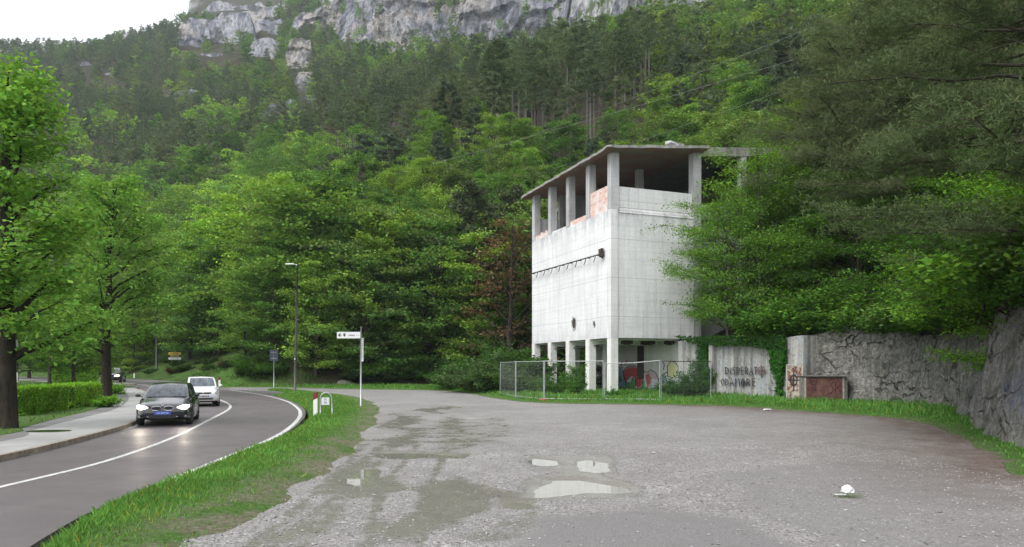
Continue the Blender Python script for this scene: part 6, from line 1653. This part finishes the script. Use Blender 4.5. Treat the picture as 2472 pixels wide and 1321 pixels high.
car("small_hatchback", "small white hatchback with unlit headlights following just behind the dark car", "car", tuple(c_), hd, 3.85, 1.69, 1.51, WHITEC,
    dict(wr=.30, fo=.72, ro=.60, hood=.86, cowl=1.00, belt=.98, hoodlen=.98, clear=.18, gh=(1.02, .38, -1.45, -1.8), rt=.74, front=front_small))
x, y, z = place_car(268, 923.5)
hd = math.atan2(-.93, .36)
c_ = Vector((x, y, z)) - Vector((math.cos(hd), math.sin(hd), 0)) * 1.5
car("grey_saloon", "dark grey saloon car partly behind a tree trunk on the far bend", "car", tuple(c_), hd, 4.75, 1.85, 1.45, GREYC,
    dict(wr=.33, fo=.88, ro=1.0, hood=.78, cowl=.97, belt=.95, hoodlen=1.45, clear=.17, gh=(.90, .10, -1.2, -1.95), rt=.68, front=front_saloon))

# ------------------------------------------------------------------ street furniture
def text_mesh(body, size, mat, parent, loc, rot, name="lettering", ext=.002, align='CENTER'):
    cu = bpy.data.curves.new(name, 'FONT'); cu.body = body; cu.size = size; cu.extrude = ext; cu.align_x = align; cu.align_y = 'CENTER'
    tmp = bpy.data.objects.new(name, cu); COL.objects.link(tmp); dg = bpy.context.evaluated_depsgraph_get(); me = bpy.data.meshes.new_from_object(tmp.evaluated_get(dg))
    bpy.data.objects.remove(tmp); bpy.data.curves.remove(cu); me.materials.clear(); me.materials.append(mat)
    o = bpy.data.objects.new(name, me); COL.objects.link(o); o.parent = parent; o.location = loc; o.rotation_euler = rot; return o
SIGNW = simple("sign_white", (.72, .73, .74), .45, 0, .06); SIGNBK = simple("sign_black", (.02, .02, .025), .5); REDR = simple("dark_red_reflector", (.20, .012, .018), .4); SIGNY = simple("sign_yellow", (.62, .45, .04), .5); SIGNG = simple("sign_back_grey", (.035, .05, .075), .6); LEDP = simple("lamp_head_grey", (.50, .51, .52), .5, .3)
def pole(px, py, zf=zlot): x, y = G(px, py, zf); return Vector((x, y, float(zf(x, y))))
b = pole(712, 949); lp = thing("street_lamp", "tall dark street lamp with a short arm at the tip of the grass verge", "street lamp", b, 0, local=True)
g = Geo(); g.tube([(0, 0, -.2), (0.02, 0, 1.8), (.10, 0, 5), (.17, 0, 8.62)], [.085, .085, .065, .045], 10); g.build("pole", DARKST, lp, True)
g = Geo(); g.tube([(.17, 0, 8.55), (.12, 0, 8.66), (-.12, 0, 8.69)], .035, 6); g.build("arm", LEDP, lp, True)
g = Geo(); g.box(-.33, 0, 8.71, .62, .24, .06, taper=.8, jit=.004); hd_ = g.build("lamp_head", LEDP, lp); g = Geo(); g.box(-.38, 0, 8.675, .4, .18, .012); q = g.build("lens", CLEARL, None); q.parent = hd_
g = Geo(); g.box(.02, -.085, 2.3, .06, .02, .10); g.build("number_tag", SIGNW, lp)
b = pole(378, 914, lambda X, Y: zroad(X, Y) + .03); lp = thing("street_lamp", "dark lamp post on the grassy bank side of the far bend", "street lamp", b, 0, local=True)
g = Geo(); g.tube([(0, 0, -.2), (0, 0, 5), (.15, 0, 12.5)], [.13, .11, .06], 8); g.build("pole", DARKST, lp, True); g = Geo(); g.box(-.3, 0, 12.55, .8, .25, .07, taper=.8); g.build("lamp_head", LEDP, lp)
# direction sign
b = pole(871, 985); ds = thing("direction_sign", "white arrow sign on a thin grey post standing in the grass verge", "sign", b, 0, local=True)
g = Geo(); g.tube([(0, 0, -.2), (0.01, 0, 3.42)], .036, 10); g.build("pole", STEEL, ds, True)
pn = Geo(); pn.box(-.50, -.04, 3.05, .98, .03, .27, jit=0); sp = pn.build("sign_panel", SIGNW, ds)
g = Geo()
for P in ([(-.95, 3.05), (-.86, 3.12), (-.82, 3.12), (-.885, 3.05)], [(-.95, 3.05), (-.885, 3.05), (-.82, 2.98), (-.86, 2.98)], [(-.90, 3.065), (-.79, 3.065), (-.79, 3.035), (-.90, 3.035)]): g.add([(x, -.0575, z) for x, z in P], [(0,1,2,3)][::1]); 
q = g.build("arrow", SIGNBK, None); q.parent = sp
g = Geo(); g.add([(x, -.0580, z) for x, z in ((-.72, 3.085), (-.63, 3.085), (-.635, 3.02), (-.655, 2.995), (-.695, 2.995), (-.715, 3.02))], [(0,1,2,3,4,5)[::-1]]); g.box(-.675, -.058, 3.115, .10, .004, .022); q = g.build("emblem", SIGNBK, None); q.parent = sp
q = text_mesh("ticket", .115, SIGNBK, sp, (-.37, -.0575, 3.05), (R(90), 0, 0)); q = text_mesh("o  o", .07, SIGNBK, sp, (-.13, -.0575, 3.05), (R(90), 0, 0))
g = Geo(); g.box(.075, -.01, 2.44, .075, .03, .98); s2 = g.build("side_panel", SIGNW, ds)
g = Geo(); rr_ = np.random.default_rng(3)
for k in range(11): g.box(.075 + rr_.uniform(-.008, .008), -.0275, 2.06 + k*.082, .035, .004, rr_.uniform(.02, .05))
q = g.build("sign_marks", SIGNBK, None); q.parent = s2
# sign seen from the back
b = pole(661, 938); sb = thing("road_sign", "dark blue-grey back of a road sign on a thin post at the lane mouth", "sign", b, R(8), local=True)
g = Geo(); g.tube([(0, 0, -.2), (.01, 0, 3.25)], .03, 8); g.build("pole", STEEL, sb, True); g = Geo(); g.box(0, .045, 2.75, .66, .03, .92); g.build("sign_panel", SIGNG, sb)
g = Geo(); g.box(0, .02, 3.0, .4, .02, .04); g.box(0, .02, 2.5, .4, .02, .04); g.build("clamp", STEEL, sb)
# yellow direction boards
pt = hit(422, 878, 60, 130); yb = thing("direction_boards", "stack of yellow, black and white direction boards on the grassy bank", "sign", tuple(pt), R(-8), local=True)
s_ = pt[1] / FPX
for k, (y0, y1, m_) in enumerate(((851, 856.3, SIGNY), (857, 862, SIGNBK), (863.5, 868, SIGNW))):
    zt, zb = EYE + (HY - y0)*s_ - pt[2], EYE + (HY - y1)*s_ - pt[2]; g = Geo(); g.box(0, 0, (zt + zb)/2, 32*s_, .05, zt - zb); q_ = g.build("board", m_, yb)
    g = Geo()
    for j in range(7): g.box((-11 + j*3.6)*s_, -.028, (zt+zb)/2, 2.4*s_ if j % 3 else 1.5*s_, .006, (zt-zb)*.42)
    q = g.build("board_lettering", [SIGNBK, SIGNY, PLTXT][k], None); q.parent = q_
for dx in (-10, 10): g = Geo(); g.tube([(dx*s_, .06, -.3), (dx*s_, .06, EYE + (HY-851)*s_ - pt[2])], .04, 6); g.build("post", STEEL, yb)
# delineator posts
def delineator(px, py, zf, lab, h=.82, face=R(0)):
    b = pole(px, py, zf); o = thing("delineator_post", lab, "post", b, face, "roadside delineator posts", local=True)
    g = Geo(); w_ = .145; P = [(-w_/2, -.05, 0), (w_/2, -.05, 0), (w_/2, .05, 0), (-w_/2, .05, 0), (-w_/2, -.05, h*.66), (w_/2, -.05, h*.74), (w_/2, .05, h*.74), (-w_/2, .05, h*.66)]
    fc = [(0,1,5,4), (1,2,6,5), (2,3,7,6), (3,0,4,7), (4,5,6,7), (3,2,1,0)]
    g.add(P, fc); g.build("post_body", WHITEP, o)
    g = Geo(); P2 = P[4:] + [(-w_/2, -.05, h*.95), (w_/2, -.05, h), (w_/2, .05, h), (-w_/2, .05, h*.95)]; P2 = [(x*1.02, y*1.04, z + (.001 if i < 4 else 0)) for i, (x, y, z) in enumerate(P2)]
    g.add(P2, fc); g.build("red_reflector_band", REDR, o)
delineator(762, 1003, zlot, "near white delineator post with a slanted dark red top beside the metal hoop")
zs = lambda X, Y: zroad(X, Y) + .03
delineator(530, 934, zs, "white delineator post with a red top just right of the white car"); delineator(324, 914.5, zs, "small white delineator post with a dark top right of the grey car", h=.95)
# metal hoop with a small plate
b = pole(787, 1003); ho = thing("hoop_marker", "low metal hoop in the grass holding a small white plate", "marker", b, R(12), local=True)
n_ = 14; P = [(-.19 - .0, 0, -.1), (-.19, 0, .5)] + [(-.19*math.cos(a), 0, .60 + .20*math.sin(a)) for a in np.linspace(0, math.pi, n_)] + [(.20, 0, .5), (.22, 0, -.1)]
g = Geo(); g.tube(P, .024, 8); g.build("hoop", STEEL, ho, True)
g = Geo(); g.box(-.02, -.03, .50, .27, .012, .26); pl_ = g.build("plate", SIGNW, ho); text_mesh("IX", .10, SIGNBK, pl_, (-.02, -.0375, .565), (R(90), 0, 0)); text_mesh("26", .10, SIGNBK, pl_, (-.02, -.0375, .455), (R(90), 0, 0))
# park lamp at the left edge
b = pole(31, 958, zlawn); pk = thing("park_lamp", "grey square-headed lamp on a pole behind the big left maple", "street lamp", b, 0, local=True)
g = Geo(); g.tube([(0, 0, -.2), (0, 0, 3.1)], .06, 8); g.build("pole", STEEL, pk, True); g = Geo(); g.box(.02, 0, 3.35, .42, .42, .5, taper=.8); g.build("lamp_head", LEDP, pk)
b = pole(42, 924, zlawn); bo = thing("white_marker_post", "thin white marker post on the lawn at the left", "post", b, 0, local=True); g = Geo(); g.tube([(0, 0, -.1), (0, 0, .95)], .06, 8); g.build("post_body", WHITEP, bo); g = Geo(); g.box(0, 0, .98, .16, .16, .06, taper=.6); g.build("cap", SIGNBK, bo)
for px, py, lab in ((293, 976, "small white ground light beside the round bush, the nearer one"), (293, 943.5, "small white ground light by the second maple, the farther one")):
    b = pole(px, py, zwalk); o = thing("ground_light", lab, "light", b, 0, "ground lights along the pavement", local=True)
    g = Geo(); g.tube([(0, 0, 0), (0, 0, .06)], [.09, .08], 12); g.build("housing", STEEL, o, True); g = Geo(); g.tube([(0, 0, .06), (0, 0, .12), (0, 0, .15)], [.075, .065, .02], 12); g.build("lens", WHITEP, o, True)
# manhole / sunken grate with standing water on the pavement
x, y = G(118, 1041, zwalk); g = Geo(); n_ = 24; g.add([(x + .62*math.cos(a)*1.0, y + .42*math.sin(a), float(zwalk(x, y)) + .008) for a in np.arange(n_)*2*math.pi/n_], [tuple(range(n_))])
g.build("puddle", simple("dark_mossy_water", (.05, .06, .035), .12), None, kind='structure')
# dropped carrier bag
def bag():
    x, y = G(2043, 1196); o = thing("plastic_bag", "crumpled white plastic bag lying in a small puddle on the gravel", "bag", (x, y, .0), 0, local=True); o.scale = (.88, .88, .88)
    n, m = 22, 28; th = np.linspace(0, math.pi*.55, n)[:, None]; ph = np.arange(m)[None]*2*math.pi/m
    r = .085 * (1 + .22*fbm(np.cos(ph)*2 + 5 + 0*th, np.sin(ph)*2 + th*2, 1.0, 4)); lump = 1 + .12*np.sin(ph*5 + th*7)
    X = r*np.sin(th)*np.cos(ph)*lump*1.05 + .02; Y = r*np.sin(th)*np.sin(ph)*lump*.9; Z = .075 + .085*np.cos(th)*(1 + .1*np.sin(ph*3)); Z = np.maximum(Z - .012, .0)
    i = np.arange(n-1)[:, None]*m; j = np.arange(m)[None]; F = np.stack([i+j, i+m+j, i+m+(j+1) % m, i+(j+1) % m], -1).reshape(-1, 4)
    g = Geo(); g.add(np.stack([X, Y, Z], -1).reshape(-1, 3), F); t = NT("thin_plastic"); M = t.bsdf(t.mix((.80, .80, .80), (.66, .67, .68), t.noise(t.pos(), 30, 4)), .35, 0, t.bump(t.noise(t.pos(), 40, 4, .7), .6, .01), .5)
    g.build("bag_body", M, o, True)
    nx, ny = 16, 8; U, V = np.meshgrid(np.linspace(-.20, .02, nx), np.linspace(-.05, .05, ny)); w_ = .4 + .6*ss(U, -.2, 0); Zt = .012 + .018*np.abs(fbm(U*30, V*30, 3, 3)) + .03*ss(U, -.05, .02)
    i = (np.arange(ny-1)[:, None]*nx + np.arange(nx-1)).ravel(); g = Geo(); g.add(np.stack([U, V*w_ + .01*np.sin(U*60), Zt], -1).reshape(-1, 3), np.stack([i, i+1, i+nx+1, i+nx], 1)); g.build("bag_handle", M, o, True)
bag()
# small stones and a bit of litter at the lot's far edge
for px, py, s_, lab in ((1853, 991, .10, "small pale scrap of rubbish at the grass edge below the sprayed words"), ):
    x, y = G(px, py); g = Geo(); g.box(0, 0, .04, .28, .14, .05, .3, jit=.02); g.build("litter", WHITEP, None, label=lab, cat="litter", loc=(x, y, 0))
x, y = G(855, 930); g = Geo(); 
for k in range(1):
    th = np.linspace(0, math.pi, 8)[:, None]; ph = np.arange(12)[None]*math.pi/6; r = .5*(1 + .25*fbm(np.cos(ph)*2 + th, np.sin(ph)*2, 2, 3))
    P = np.stack([r*np.sin(th)*np.cos(ph)*1.4, r*np.sin(th)*np.sin(ph), .2 + r*.6*np.cos(th)], -1).reshape(-1, 3); i = np.arange(7)[:, None]*12; j = np.arange(12)[None]; g.add(P, np.stack([i+j, i+12+j, i+12+(j+1) % 12, i+(j+1) % 12], -1).reshape(-1, 4))
g.build("boulder", simple("boulder_stone", (.16, .155, .13), .9, var=.3, bump=.8), None, label="grey boulder at the foot of the slope behind the arrow sign", cat="rock", loc=(x*.98, 66.6, .1))
# overhead cables
def cable(pts, r, lab):
    P = [np.array(at(px, py, Y)) for px, py, Y in pts]; a, b = P[0], P[-1]; n = 60; k = np.linspace(0, 1, n)[:, None]
    Q = a + (b - a)*k; Q[:, 2] -= 4*1.6*(k*(1-k))[:, 0]; g = Geo(); g.tube(Q - a, r, 5, caps=False)
    g.build("overhead_cable", simple("cable_grey", (.30, .30, .31), .6), None, label=lab, cat="cable", group="overhead cables crossing the mountainside", loc=tuple(a))
cable([(1960, 66, 62), (760, 480, 150)], .010, "topmost of the thin overhead cables crossing the mountainside")
cable([(1930, 140, 60), (350, 548, 160)], .010, "middle one of the thin overhead cables crossing the mountainside")
cable([(1900, 215, 60), (860, 520, 150)], .009, "lowest of the thin overhead cables crossing the mountainside")
# ------------------------------------------------------------------ the damp air of the valley
def haze():
    g = Geo(); g.box(-100, 570, 219, 1100, 1300, 442)
    m = bpy.data.materials.new("valley_air"); m.use_nodes = True; t = m.node_tree; t.nodes.clear()
    o = t.nodes.new("ShaderNodeOutputMaterial"); v = t.nodes.new("ShaderNodeVolumePrincipled")
    v.inputs['Color'].default_value = (.80, .88, 1.0, 1); v.inputs['Density'].default_value = HAZE_D; v.inputs['Anisotropy'].default_value = 0.1
    t.links.new(v.outputs[0], o.inputs['Volume'])
    g.build("haze", m, None, kind='stuff', label="thin pale blue haze over the whole valley", cat="haze")
HAZE_D = 0.0002
haze()
